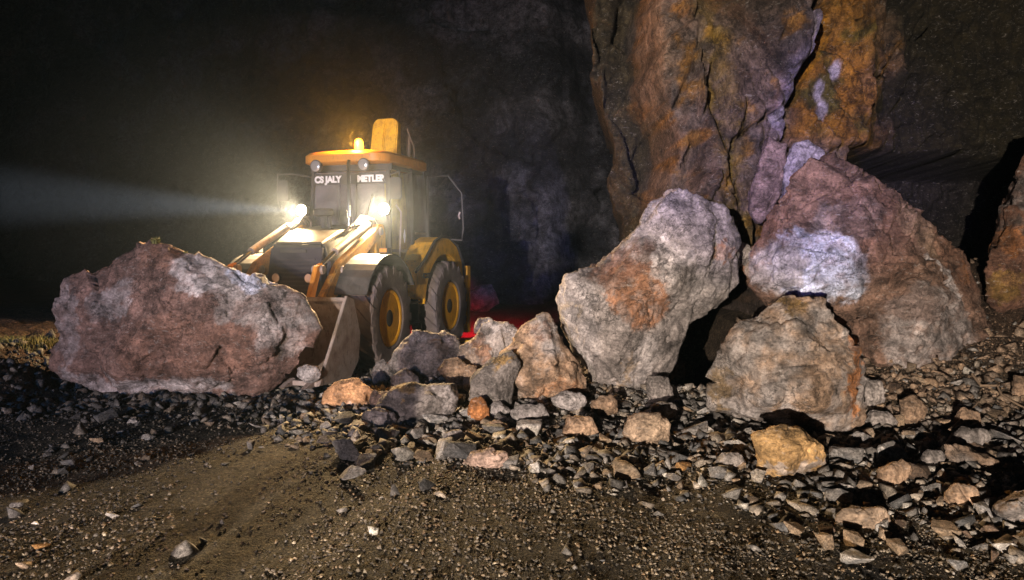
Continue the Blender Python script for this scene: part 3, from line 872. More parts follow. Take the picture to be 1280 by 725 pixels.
boulder('rock_outcrop', 'dark brown and ochre rock outcrop leaning in at the right edge', 'outcrop',
        [(1232, 350), (1240, 310), (1255, 262), (1272, 215), (1300, 150), (1420, 150), (1440, 390), (1330, 400), (1262, 392), (1236, 380)],
        8.9, [(1262, 330, -.2), (1290, 260, -.25), (1300, 350, -.3), (1370, 270, -.4)], 1.6, BR * .55,
        [(1255, 300, 16, 18, 0, RUST * .6, .8), (1250, 355, 18, 22, 0, OCH * .45, .8), (1275, 240, 16, 30, 0, PALE * .4, .7), (1262, 282, 20, 6, -20, DARK * .6, .8)],
        seed=171, nfac=40, fac=.04)
boulder('rock_outcrop', 'purple grey wedge of rock jammed between cliff foot and largest boulder', 'outcrop',
        [(975, 262), (978, 215), (990, 178), (1010, 175), (1028, 188), (1030, 215), (1010, 245), (990, 270)], 9.2, [(1000, 200, -.15), (995, 235, -.15)], .6, np.array([.28, .25, .30]), [], seed=181, nfac=16, fac=.03)
boulder('rock_outcrop', 'brown purple block below the cliff beside the gap over the leaning boulder', 'outcrop',
        [(935, 262), (945, 215), (960, 170), (985, 180), (980, 225), (962, 268), (948, 282)], 9.25, [(960, 215, -.18), (955, 250, -.12)], .6, np.array([.20, .14, .14]), [], seed=191, nfac=16, fac=.03)

# ------------------------------------------------------------------ stones and gravel
def stone_template(seed, fine=True, dims=(1, .8, .6)):
    r_ = random.Random(seed)
    bm = bmesh.new()
    for _ in range(9 if fine else 8):
        v = Vector((r_.gauss(0, 1), r_.gauss(0, 1), r_.gauss(0, 1))).normalized() * r_.uniform(.68, 1.1)
        bm.verts.new((v.x * dims[0], v.y * dims[1], v.z * dims[2]))
    res = bmesh.ops.convex_hull(bm, input=bm.verts[:])
    bmesh.ops.delete(bm, geom=[e for e in res['geom_interior'] if isinstance(e, bmesh.types.BMVert)], context='VERTS')
    bmesh.ops.triangulate(bm, faces=bm.faces[:])
    if fine:
        bmesh.ops.bevel(bm, geom=bm.edges[:], offset=.035, segments=1, affect='EDGES')
        bmesh.ops.triangulate(bm, faces=bm.faces[:])
        for _ in range(2):
            bmesh.ops.subdivide_edges(bm, edges=bm.edges[:], cuts=1, use_grid_fill=True)
            bmesh.ops.triangulate(bm, faces=bm.faces[:])
    bmesh.ops.recalc_face_normals(bm, faces=bm.faces[:])
    vs = np.array([v.co[:] for v in bm.verts]); fs = np.array([[v.index for v in f.verts] for f in bm.faces])
    no = np.array([v.normal[:] for v in bm.verts])
    bm.free()
    lo, hi = vs.min(0), vs.max(0)
    vs = (vs - (lo + hi) / 2) / (hi - lo).max() * 1.0
    if fine:
        vs = vs + no * (.022 * ridge(vs * 3.2, 3, seed) + .012 * fbm(vs * 11, 3, .6, seed))[:, None]
    return vs, fs


templ = []
for k in range(12):
    dims = [(1, .85, .72), (1, .9, .85), (1, .7, .48), (1, .85, .6)][k % 4]
    templ.append(stone_template(300 + k, True, dims))
PALS = [('grey', (.22, .20, .19)), ('tan', (.34, .24, .16)), ('pale', (.42, .38, .35)), ('dark', (.085, .08, .08)), ('orange', (.42, .22, .08)), ('brown', (.20, .13, .09))]
smesh = {}
for pn, pc in PALS:
    for k in range(12):
        vs, fs = templ[k]
        me = bpy.data.meshes.new('stone')
        me.from_pydata([tuple(v) for v in vs], [], [tuple(f) for f in fs])
        me.update()
        kk = sm(-.2, .4, fbm(vs * 2.5, 3, .6, k))[:, None]
        set_col(me, np.array(pc) * (1 - kk) + kk * np.array(pc) * np.array([.62, .66, .72]))
        me.materials.append(M['stone'])
        smesh[pn, k] = me


def stone(pos, size, pal, k, rot, label, group, squash=1.0, cat='stone'):
    o = bpy.data.objects.new('stone', smesh[pal, k])
    COL.objects.link(o)
    o.location = pos
    o.scale = (size, size, size * squash)
    o.rotation_euler = rot
    return tag(o, label, cat, group)


R2 = random.Random(99)
rocks_boxes = []   # centres and radii of the placed stones, to keep them apart
hand = [((748, 512), .2, 'pale', 'pale stone standing just left of the leaning boulder foot'),
        ((852, 588), .13, 'orange', 'bright orange stone among grey gravel before the boulders'),
        ((52, 688), .10, 'orange', 'orange stone lying alone at the lower left'),
        ((1030, 684), .15, 'tan', 'tan stone under the flat pale boulder of the foreground'),
        ((992, 668), .16, 'tan', 'reddish tan stone left of the flat pale foreground boulder'),
        ((1068, 706), .14, 'pale', 'pale stone nearest the camera in the scree'),
        ((532, 612), .13, 'dark', 'dark upright stone alone on the lit gravel road'),
        ((436, 603), .22, 'grey', 'grey flat stone on the road under the mossy boulder'),
        ((139, 648), .09, 'pale', 'white stone on the dark gravel in the lower left'),
        ((668, 590), .13, 'pale', 'yellowish pale stone right of the flat pinkish boulder'),
        ((950, 606), .17, 'pale', 'white stone at the left foot of the blocky ochre boulder'),
        ((1180, 668), .15, 'tan', 'small ochre stone left of the grey boulder at the right edge'),
        ((450, 560), .2, 'grey', 'pale grey stone on the road head below the orange tan boulder'),
        ((596, 553), .2, 'tan', 'tan stone filling the gap above the flat pinkish boulder'),
        ((870, 548), .24, 'grey', 'rough grey stone right of the lone pale tan boulder'),
        ((1062, 580), .26, 'grey', 'blue grey stone touching the right side of the ochre boulder'),
        ((1108, 575), .24, 'pale', 'pale stone in the shadow below the speckled boulder'),
        ((1150, 600), .22, 'brown', 'brown stone in the hollow before the long brown slab'),
        ((664, 545), .24, 'pale', 'pale flat stone in front of the angular pale slab'),
        ((622, 545), .22, 'grey', 'grey stone in front of the dark olive boulder'),
        ((130, 528), .2, 'dark', 'dark stone under the left end of the huge reddish boulder'),
        ((120, 557), .13, 'tan', 'pinkish stone on the dark gravel under the huge reddish boulder'),
        ((315, 560), .12, 'grey', 'small pale stone on the gravel right of the reddish boulder shadow'),
        ((1125, 690), .12, 'tan', 'tan stone right of the nearest pale stone')]
for (px, py), s_, pal, lab in hand:
    x, y, z = ray_ground(px, py)
    stone((x, y, z + .22 * s_), s_, pal, R2.randrange(12), (R2.uniform(-.3, .3), R2.uniform(-.3, .3), R2.uniform(0, 6.28)), lab, None)
    rocks_boxes.append((x, y, s_ * .5))

zones = [  # px range, py range, count, size range, palette weights, label, group
    ((420, 700), (500, 585), 66, (.08, .30), 'grey tan pale dark', '{c} {s} lying in the rubble between the loader wheel and the leaning boulder', 'rubble stones of the middle'),
    ((690, 960), (500, 610), 74, (.07, .22), 'grey tan pale grey', '{c} {s} in the rubble under the leaning boulder', 'rubble stones under the leaning boulder'),
    ((1040, 1290), (478, 560), 40, (.10, .28), 'brown tan grey tan', '{c} {s} in the brown scree under the largest boulder', 'scree stones under the largest boulder'),
    ((1010, 1290), (560, 715), 50, (.06, .17), 'grey tan pale brown', '{c} {s} in the right foreground scree', 'stones of the right foreground'),
    ((20, 420), (495, 610), 32, (.05, .14), 'dark grey grey dark', '{c} {s} on the dark gravel before the huge reddish boulder', 'stones before the reddish boulder'),
    ((340, 480), (470, 560), 16, (.08, .20), 'grey pale grey tan', '{c} {s} below the bucket of the loader', 'stones below the bucket')]
for (pxr, pyr, cnt, sr, pal, lab, grp) in zones:
    pals = pal.split()
    n_ = 0; tries = 0
    while n_ < cnt and tries < 3000:
        tries += 1
        px, py = R2.uniform(*pxr), R2.uniform(*pyr)
        x, y, z = ray_ground(px, py)
        s_ = sr[0] + (sr[1] - sr[0]) * R2.random() ** 2.2
        if any((x - a) ** 2 + (y - b_) ** 2 < (s_ * .42 + c_ * .8) ** 2 for a, b_, c_ in rocks_boxes): continue
        pn = R2.choice(pals)
        k = R2.randrange(12)
        word = 'large stone' if s_ > .16 else ('flat stone' if k % 4 == 2 else 'small angular stone')
        stone((x, y, z + .2 * s_), s_, pn, k, (R2.uniform(-.4, .4), R2.uniform(-.4, .4), R2.uniform(0, 6.28)), lab.format(c=pn, s=word), grp + ', ' + pn + ' ' + word, R2.uniform(.7, 1))
        rocks_boxes.append((x, y, s_ * .5))
        n_ += 1

# uncountable gravel
lt = [stone_template(500 + k, False, [(1, .85, .62), (1, .9, .8), (1, .7, .5)][k % 3]) for k in range(14)]


def gravel(name, n, xr, yr, dens, smin, smax, power, label, seed, dim=None, wide=.72):
    r_ = np.random.default_rng(seed)
    x = r_.uniform(*xr, n * 4); y = r_.uniform(*yr, n * 4)
    keep = (np.abs(x) < wide * y + .5) & (r_.random(n * 4) < dens(x, y))
    x, y = x[keep][:n], y[keep][:n]
    n = len(x)
    s = smin + (smax - smin) * r_.random(n) ** power
    z = Hn(x, y) + s * .12
    pal = np.array([(.17, .155, .145), (.24, .20, .165), (.11, .10, .095), (.33, .30, .27), (.19, .14, .10), (.08, .078, .08), (.45, .42, .38)])
    wts = np.array([.27, .18, .2, .08, .12, .13, .02])
    leftshade = (1 - .62 * sm(-.6, -2.4, x + .25 * (y - 5)) * sm(4.2, 5.2, y))[:, None] * np.array([1, 1, 1])  # gravel on the left carries the big boulder's shade in its colour
    colr = pal[r_.choice(7, n, p=wts)] * r_.uniform(.6, 1.4, (n, 1)) * leftshade * (1 if dim is None else dim)
    kb = (.75 * sm(2.2, 3.4, x) * sm(6.3, 7.3, y) * (r_.random(n) < .75))[:, None]
    colr = colr * (1 - kb) + kb * np.array([.21, .135, .085]) * r_.uniform(.6, 1.4, (n, 1))
    which = r_.integers(0, len(lt), n)
    V, F, C = [], [], []
    off = 0
    for k, (vs, fs) in enumerate(lt):
        m_ = which == k
        c_ = int(m_.sum())
        if not c_: continue
        a = r_.uniform(0, 6.28, c_); tx = r_.normal(0, .35, c_)
        ca, sa, cb, sb = np.cos(a), np.sin(a), np.cos(tx), np.sin(tx)
        v = vs[None] * s[m_][:, None, None]
        X_ = v[..., 0]; Y_ = v[..., 1] * cb[:, None] - v[..., 2] * sb[:, None]; Z_ = v[..., 1] * sb[:, None] + v[..., 2] * cb[:, None]
        XX = X_ * ca[:, None] - Y_ * sa[:, None] + x[m_][:, None]
        YY = X_ * sa[:, None] + Y_ * ca[:, None] + y[m_][:, None]
        ZZ = Z_ + z[m_][:, None]
        V.append(np.stack([XX, YY, ZZ], -1).reshape(-1, 3))
        F.append((fs[None] + (off + np.arange(c_) * len(vs))[:, None, None]).reshape(-1, 3))
        C.append(np.repeat(colr[m_], len(vs), 0))
        off += c_ * len(vs)
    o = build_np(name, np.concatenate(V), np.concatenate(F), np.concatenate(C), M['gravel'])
    tag(o, label, 'gravel', None, 'stuff')
    return o


def d_rub(x, y):
    k = sm(4.9, 6.2, y + .55 * np.clip(x, -3, 3)) * (1 - .6 * sm(8.5, 10, y))
    pn = sm(-.25, .2, fbm(np.stack([x, y, 0 * x], 1) * 1.3, 3))
    return np.clip(k * (.35 + .65 * pn) + .015, 0, 1) * (1 - .8 * sm(4.6, 5.4, x) * sm(7.8, 8.8, y)) * (1 - sm(1.5, 1.9, x) * sm(3.3, 2.9, x) * sm(8.0, 8.6, y))


def d_all(x, y):
    pn = sm(-.3, .3, fbm(np.stack([x, y, 0 * x], 1) * 1.1, 4, .6, 70))
    band = np.exp(-((x + 1.75 + .12 * (y - 5)) / .5) ** 2)
    return np.clip((1 - .85 * band) * (.25 + .75 * pn) * (3.6 / np.maximum(y, 3.2)) ** .6, 0, 1)


gravel('rubble_gravel', 22000, (-5.6, 7), (3.2, 11), d_rub, .018, .15, 4.0, 'coarse broken rubble spread over the ground under the boulders', 1)
side_ = lambda x, y: np.where(np.abs(x) > .72 * y + .45, d_rub(x, y) * .9, 0)
gravel('rubble_gravel', 9000, (-8.5, 10), (3.4, 11), side_, .018, .15, 4.0, 'coarse broken rubble lying further out on both sides of the slide', 3, None, 1.25)
gravel('road_gravel', 80000, (-5.6, 6), (3.1, 9.0), d_all, .005, .032, 3.2, 'fine gravel covering the road surface in the foreground', 2, np.array([.78, .70, .58]))
#==MACHINE==

# ------------------------------------------------------------------ the loader
class MB:
    def __init__(self): self.bm = bmesh.new()

    def hull(self, pts):
        vs = [self.bm.verts.new(p) for p in pts]
        r = bmesh.ops.convex_hull(self.bm, input=vs)
        bad = [e for e in r['geom_interior'] if isinstance(e, bmesh.types.BMVert)]
        if bad: bmesh.ops.delete(self.bm, geom=bad, context='VERTS')
        return self

    def box(self, x0, x1, y0, y1, z0, z1):
        v = [self.bm.verts.new(p) for p in ((x0, y0, z0), (x1, y0, z0), (x1, y1, z0), (x0, y1, z0), (x0, y0, z1), (x1, y0, z1), (x1, y1, z1), (x0, y1, z1))]
        for f in ((3, 2, 1, 0), (4, 5, 6, 7), (0, 1, 5, 4), (1, 2, 6, 5), (2, 3, 7, 6), (3, 0, 4, 7)):
            self.bm.faces.new([v[i] for i in f])
        return self

    def bar(self, a, b, wy, t):
        """box beam from a to b, width wy across local y, thickness t"""
        a, b = Vector(a), Vector(b)
        d = (b - a).normalized()
        s = Vector((0, 1, 0)) if abs(d.y) < .9 else Vector((1, 0, 0))
        s = (s - d * s.dot(d)).normalized()
        n = d.cross(s)
        v = []
        for p in (a, b):
            for i, j in ((-1, -1), (1, -1), (1, 1), (-1, 1)):
                v.append(self.bm.verts.new(p + s * wy * .5 * i + n * t * .5 * j))
        for f in ((0, 1, 2, 3), (7, 6, 5, 4), (0, 4, 5, 1), (1, 5, 6, 2), (2, 6, 7, 3), (3, 7, 4, 0)):
            self.bm.faces.new([v[i] for i in f])
        return self

    def prism(self, poly, y0, y1):
        """polygon in the x-z plane, extruded over y"""
        n = len(poly)
        A = [self.bm.verts.new((x, y0, z)) for x, z in poly]
        B = [self.bm.verts.new((x, y1, z)) for x, z in poly]
        self.bm.faces.new(A); self.bm.faces.new(B[::-1])
        for i in range(n):
            self.bm.faces.new([A[i], B[i], B[(i + 1) % n], A[(i + 1) % n]])
        return self

    def tube(self, pts, r, seg=10, caps=True):
        pts = [Vector(p) for p in pts]
        rr = r if isinstance(r, (list, tuple)) else [r] * len(pts)
        rings = []
        ref = Vector((0, 0, 1))
        for i, p in enumerate(pts):
            d = (pts[min(i + 1, len(pts) - 1)] - pts[max(i - 1, 0)]).normalized()
            if abs(d.dot(ref)) > .95: ref = Vector((0, 1, 0)) if abs(d.y) < .9 else Vector((1, 0, 0))
            s = (ref - d * ref.dot(d)).normalized(); n = d.cross(s)
            rings.append([self.bm.verts.new(p + (s * math.cos(2 * math.pi * k / seg) + n * math.sin(2 * math.pi * k / seg)) * rr[i]) for k in range(seg)])
        for a, b in zip(rings, rings[1:]):
            for k in range(seg): self.bm.faces.new([a[k], a[(k + 1) % seg], b[(k + 1) % seg], b[k]])
        if caps:
            self.bm.faces.new(rings[0][::-1]); self.bm.faces.new(rings[-1])
        return self

    def lathe(self, prof, seg=48, axis='Y', c=(0, 0, 0)):
        """prof: (radius, along); closed at both ends"""
        rings = []
        for r, t in prof:
            ring = []
            for k in range(seg):
                a = 2 * math.pi * k / seg
                q = {'Y': (r * math.cos(a), t, r * math.sin(a)), 'Z': (r * math.cos(a), r * math.sin(a), t), 'X': (t, r * math.cos(a), r * math.sin(a))}[axis]
                ring.append(self.bm.verts.new((q[0] + c[0], q[1] + c[1], q[2] + c[2])))
            rings.append(ring)
        for a, b in zip(rings, rings[1:]):
            for k in range(seg): self.bm.faces.new([a[k], a[(k + 1) % seg], b[(k + 1) % seg], b[k]])
        self.bm.faces.new(rings[0][::-1]); self.bm.faces.new(rings[-1])
        return self

    def build(self, name, mat, parent=None, bevel=0.0, smooth=False):
        bmesh.ops.recalc_face_normals(self.bm, faces=self.bm.faces[:])
        if bevel:
            es = [e for e in self.bm.edges if len(e.link_faces) == 2 and e.calc_face_angle(0) > .5]
            bmesh.ops.bevel(self.bm, geom=es, offset=bevel, segments=2, affect='EDGES', clamp_overlap=True)
        me = bpy.data.meshes.new(name)
        self.bm.to_mesh(me); self.bm.free()
        o = link_mesh(name, me, M[mat] if isinstance(mat, str) else mat, parent)
        if smooth:
            me.polygons.foreach_set('use_smooth', [True] * len(me.polygons))
            me.set_sharp_from_angle(angle=R(38))
        return o


def empty(name, loc, rz=0, parent=None):
    o = bpy.data.objects.new(name, None); COL.objects.link(o)
    o.location = loc; o.rotation_euler = (0, 0, rz); o.empty_display_size = .2
    if parent: o.parent = parent
    return o


loader = empty('backhoe_loader', (-2.62, 10.28, -0.03), R(-107))
loader.scale = (1, 1, 1.022)
tag(loader, 'dusty yellow backhoe loader with lit head lamps and amber beacon, behind the boulders', 'loader')


def lettering(body, size, loc, rot, parent, mat, name='lettering'):
    cu = bpy.data.curves.new(name, 'FONT'); cu.body = body; cu.size = size; cu.extrude = .003; cu.offset = .006 * size / .1
    cu.align_x = 'CENTER'
    o = bpy.data.objects.new(name, cu); COL.objects.link(o)
    dg = bpy.context.evaluated_depsgraph_get(); dg.update()
    me = bpy.data.meshes.new_from_object(o.evaluated_get(dg))
    bpy.data.objects.remove(o)
    o = link_mesh(name, me, mat, parent)
    o.location = loc; o.rotation_euler = rot
    return o


def wheel(x, y, r, wd, steer, side):
    e = empty('wheel', (x, y, r), steer, loader)
    h = wd / 2
    MB().lathe([(.36, -h * .7), (.40, -h * .92), (r * .80, -h), (r * .93, -h * .93), (r * .955, -h * .6), (r * .965, 0), (r * .955, h * .6), (r * .93, h * .93), (r * .80, h), (.40, h * .92), (.36, h * .7)], 56).build('tyre', 'tyre', e, smooth=True)
    tr = MB()
    for k in range(17):
        for s in (-1, 1):
            a = 2 * math.pi * (k + (.5 if s > 0 else 0)) / 17
            pts = []
            for (yy, da, r0, r1) in ((0.02, .0, .95, 1.0), (h * .55, -.16, .95, 1.0), (h * .93, -.30, .92, .985), (h * 1.01, -.34, .80, .93)):
                for w_ in (-.045, .045):
                    for rr in (r0, r1):
                        aa = a + da * 1.0 + w_ / r * (1.0 if rr == r1 else 1.35)
                        pts.append(((math.cos(aa) * r * rr), s * yy, math.sin(aa) * r * rr))
            v = [tr.bm.verts.new(p) for p in pts]
            for q in range(3):
                o_ = q * 4
                for f in ((0, 1, 5, 4), (1, 3, 7, 5), (3, 2, 6, 7), (2, 0, 4, 6)):
                    tr.bm.faces.new([v[o_ + i] for i in f])
            tr.bm.faces.new([v[i] for i in (0, 2, 3, 1)]); tr.bm.faces.new([v[12 + i] for i in (0, 1, 3, 2)])
    tr.build('tread', 'tyre', e)
    s = side
    MB().lathe([(.375, s * h * .78), (.36, s * h * .86), (.33, s * h * .80), (.315, s * h * .45), (.26, s * h * .30), (.16, s * h * .34), (.15, s * h * .1)], 40).build('rim', 'rim', e, smooth=True)
    hb = MB().lathe([(.15, s * h * .1), (.145, s * h * .55), (.11, s * h * .78), (.06, s * h * .82)], 28)
    for k in range(8):
        a = 2 * math.pi * k / 8
        hb.lathe([(.016, s * h * .3), (.016, s * h * .48)], 8, c=(.2 * math.cos(a), 0, .2 * math.sin(a)))
    hb.build('hub', 'dustgrey', e, smooth=True)
    return e


wheel(0, .87, .69, .46, R(3), 1)
wheel(0, -.87, .69, .46, R(3), -1)
wheel(-2.12, .88, .70, .46, 0, 1)
wheel(-2.12, -.88, .70, .46, 0, -1)

# chassis and axles
c = MB()
c.box(-2.9, .55, -.32, .32, .62, .98)
c.bar((0, -.8, .66), (0, .8, .66), .2, .2)
c.bar((-2.12, -.75, .68), (-2.12, .75, .68), .24, .24)
c.box(-1.5, -.75, -.72, -.36, .5, 1.0)
c.box(-1.5, -.75, .36, .72, .5, 1.0)
c.build('chassis', 'black', loader, bevel=.015)
st = MB()
for z in (.52, .80): st.box(-1.30, -.85, .72, .92, z, z + .03)
st.box(-1.28, -1.25, .74, .9, .5, .85); st.box(-.9, -.87, .74, .9, .5, .85)
st.build('step', 'black', loader, bevel=.006)

# bonnet
MB().hull([(x, y * s, z) for s in (-1, 1) for (x, y, z) in ((.50, .36, 1.66), (.44, .40, 1.60), (-.80, .42, 1.93), (-.80, .47, 1.82), (.46, .43, 1.40), (-.80, .47, 1.35), (.1, .40, 1.82), (.2, .44, 1.70))]).build('bonnet', 'bonnet', loader, bevel=.03, smooth=True)
side = MB()
for s in (-1, 1): side.box(-.8, .42, s * .40 - .03, s * .40 + .03, .95, 1.45)
side.build('bonnet_side', 'grille', loader, bevel=.01)
g_ = MB().hull([(x, y * s, z) for s in (-1, 1) for (x, y, z) in ((.52, .38, 1.60), (.66, .40, .92), (.50, .40, .92), (.44, .38, 1.60))])
for k in range(9):
    z = 1.0 + k * .055; x = .655 - (z - .92) * .2
    g_.box(x - .01, x + .018, -.30, .30, z, z + .022)
g_.build('grille', 'grille', loader, bevel=.008)
nb = MB(); nb.box(.548, .556, -.22, .16, 1.535, 1.575); nb.build('badge_strip', 'dustgrey', loader)
pc = MB().lathe([(.04, 1.75), (.04, 2.02)], 16, 'Z', (-.30, -.09, 0)).lathe([(.10, 2.02), (.135, 2.04), (.14, 2.10), (.12, 2.13)], 24, 'Z', (-.30, -.09, 0)).lathe([(.03, 1.75), (.03, 2.02)], 12, 'Z', (-.30, .0, 0))
pc.build('air_precleaner', 'dustgrey', loader, smooth=True)
MB().tube([(-.58, .15, 1.8), (-.58, .15, 2.76), (-.60, .15, 2.80)], .028, 14).build('exhaust_stack', 'chrome', loader, smooth=True)

# mudguards
for s in (-1, 1):
    mg = MB()
    outer = [(math.cos(a) * .80, .68 + math.sin(a) * .84) for a in np.linspace(R(25), R(150), 16)]
    inner = [(x * .965, .68 + (z - .68) * .965) for x, z in outer][::-1]
    y0, y1 = sorted((s * .64, s * 1.10))
    mg.prism(outer + inner, y0, y1)
    mg.build('mudguard', 'dustgrey', loader, bevel=.006)

# cab
fr = MB()
xf, xr, yw = -.82, -2.18, .66
def post(a, b_, w_=.06): fr.bar(a, b_, w_, w_)
for s in (-1, 1):
    post((xf, s * yw, 1.05), (xf - .10, s * (yw - .06), 2.78))
    post((-1.62, s * (yw + .01), 1.1), (-1.66, s * (yw - .05), 2.78), .05)
    post((xr, s * yw, 1.6), (xr + .05, s * (yw - .06), 2.78), .07)
    fr.bar((xf, s * yw, 1.08), (xr, s * yw, 1.08), .05, .06)
    fr.bar((xf - .1, s * (yw - .06), 2.74), (xr + .05, s * (yw - .06), 2.74), .05, .06)
fr.bar((xf, -yw, 1.5), (xf, yw, 1.5), .05, .05)
fr.bar((xf - .1, -yw, 2.74), (xf - .1, yw, 2.74), .05, .10)
fr.bar((xr, -yw, 1.55), (xr, yw, 1.55), .05, .05)
fr.build('cab_frame', 'black', loader, bevel=.008)
lower = MB()
lower.box(xf + .0, xf - .04, -yw, yw, 1.0, 1.48)
lower.build('cab_front_panel', 'black', loader, bevel=.006)
gl = MB(); gl.hull([(xf - .02, s * (yw - .03), 1.53) for s in (-1, 1)] + [(xf - .09, s * (yw - .09), 2.68) for s in (-1, 1)] + [(xf - .03, s * (yw - .03), 1.53) for s in (-1, 1)] + [(xf - .10, s * (yw - .09), 2.68) for s in (-1, 1)])
gl.build('windscreen', 'glass', loader)
for s in (-1, 1):
    for (xa, xb) in ((xf - .04, -1.60), (-1.67, xr + .02)):
        gl = MB(); gl.hull([(x, s * (yw - .005 - dy), 1.13 if xa > -1 else 1.75) for x in (xa, xb) for dy in (0, .008)] + [(x, s * (yw - .06 - dy), 2.70) for x in (xa - .06 * (xa > -1), xb) for dy in (0, .008)])
        gl.build('side_window', 'glass', loader)
banner = MB(); banner.hull([(x + dx, y, z) for dx in (0, .006) for y in (-.58, .58) for (x, z) in ((xf - .066, 2.50), (xf - .078, 2.66))])
banner.build('sun_strip', 'black', loader)
def on_screen(y, z): return (xf - .056 - (z - 2.5) * .085, y, z)
rt = (R(90), 0, R(90))
lettering('CS JALY', .125, on_screen(-.36, 2.535), rt, loader, M['white'])
lettering('METLER', .125, on_screen(.34, 2.535), rt, loader, M['white'])

# roof
def rrect(x0, x1, y0, y1, r, seg=6):
    pts = []
    for cx, cy, a0 in ((x1 - r, y1 - r, 0), (x0 + r, y1 - r, 90), (x0 + r, y0 + r, 180), (x1 - r, y0 + r, 270)):
        for k in range(seg + 1):
            a = R(a0 + 90 * k / seg); pts.append((cx + r * math.cos(a), cy + r * math.sin(a)))
    return pts
rf = MB()
for (ins, z) in ((.04, 2.78), (0, 2.80), (0, 2.90), (.04, 2.94), (.15, 2.965)):
    ring = [rf.bm.verts.new((x, y, z)) for x, y in rrect(-2.32 + ins, -.62 - ins, -.68 + ins, .68 - ins, .26)]
    if ins == .04 and z < 2.79: rf.bm.faces.new(ring[::-1])
    else:
        for k in range(len(ring)): rf.bm.faces.new([prev[k], prev[(k + 1) % len(ring)], ring[(k + 1) % len(ring)], ring[k]])
    prev = ring
rf.bm.faces.new(ring)
rf.build('roof', 'orange', loader, smooth=True)


def work_lamp(y, x=-.60, z=2.74):
    e = MB().lathe([(.03, x - .12), (.075, x - .06), (.088, x), (.088, x + .02), (.078, x + .02)], 24, 'X', (0, y, z)).build('work_lamp', 'black', loader, smooth=True)
    MB().lathe([(.076, x + .021), (.06, x + .032), (.02, x + .036)], 24, 'X', (0, y, z)).build('lens', 'lens', e, smooth=True)
work_lamp(-.38); work_lamp(.38)

# rotating beacon
bc = MB().lathe([(.075, 2.96), (.075, 2.99)], 20, 'Z', (-.95, .12, 0)).build('beacon', 'black', loader)
MB().lathe([(.062, 2.99), (.066, 3.03), (.062, 3.10), (.04, 3.14), (.01, 3.15)], 20, 'Z', (-.95, .12, 0)).build('beacon_dome', 'beacon', bc, smooth=True)


def child_light(kind, name, loc, watts, color, radius, parent, target=None, cone=120, blend=.6):
    d = bpy.data.lights.new(name, kind); d.energy = watts; d.color = color; d.shadow_soft_size = radius
    if kind == 'SPOT': d.spot_size = R(cone); d.spot_blend = blend
    o = bpy.data.objects.new(name, d); COL.objects.link(o); o.parent = parent; o.location = loc
    if target: aim(o, target)
    return o


child_light('POINT', 'beacon_light', (-.78, .12, 3.12), 380, (1, .36, .02), .05, loader)

# head lamps on their brackets
for s in (-1, 1):
    y = s * .66
    e = MB().lathe([(.04, -.80), (.085, -.72), (.095, -.66), (.095, -.645), (.08, -.645)], 24, 'X', (0, y, 2.13)).bar((-.84, y, 2.08), (-.72, y, 2.08), .04, .04).build('head_lamp', 'black', loader, smooth=True)
    MB().lathe([(.079, -.644), (.06, -.632), (.02, -.628)], 24, 'X', (0, y, 2.13)).build('lens', 'lamp', e, smooth=True)
    child_light('SPOT', 'head_lamp_light', (-.54, y, 2.13), 2300, (1, .70, .36), .05, loader, (3.2, y + .9 * s, 1.35), 124, .7)

child_light('SPOT', 'head_lamp_light', (-.60, -.66, 2.12), 48000, (1, .95, .88), .04, loader, (3.6, -14.0, 2.8), 15, 1.0)  # added sideways spot that draws the glare streak through the haze
# mirrors
for s in (-1, 1):
    mr = MB().tube([(xf - .05, s * .64, 2.62), (xf + .05, s * .86, 2.66), (xf + .08, s * (1.12 if s < 0 else .86), 2.66), (xf + .08, s * (1.12 if s < 0 else .86), 2.58)], .014, 8)
    if s < 0: mr.tube([(xf + .08, -1.12, 2.66), (xf + .07, -1.13, 2.30), (xf + .06, -1.10, 2.16)], .014, 8)
    o = mr.build('mirror_arm', 'dustgrey', loader, smooth=True)
    ym = -1.02 if s < 0 else .80
    MB().hull([(xf + .05 + dx, ym + dy, z) for dx in (0, .05) for (dy, z) in ((-.09, 2.30), (.09, 2.30), (-.09, 2.54), (.09, 2.54), (-.07, 2.57), (.07, 2.57), (-.07, 2.27), (.07, 2.27))]).build('mirror', 'black', o, bevel=.008)

# door standing open at the rear corner
dr = MB()
p0, p1 = Vector((xr + .02, .68, 0)), Vector((xr - .22, 1.16, 0))
loop = [(p0.x, p0.y, 1.75), (p0.x, p0.y, 2.70), (p0.x * .4 + p1.x * .6, p0.y * .4 + p1.y * .6, 2.72), (p1.x, p1.y, 2.45), (p1.x - .02, p1.y + .02, 1.9), (p1.x, p1.y, 1.72), (p0.x, p0.y, 1.75)]
dr.tube(loop, .016, 8, False)
dro = dr.build('door', 'dustgrey', loader, smooth=True)
MB().tube([(p1.x, p1.y - .03, 2.05), (p1.x, p1.y - .05, 2.1), (p1.x, p1.y - .03, 2.16)], .018, 8).build('handle', 'steel', dro, smooth=True)

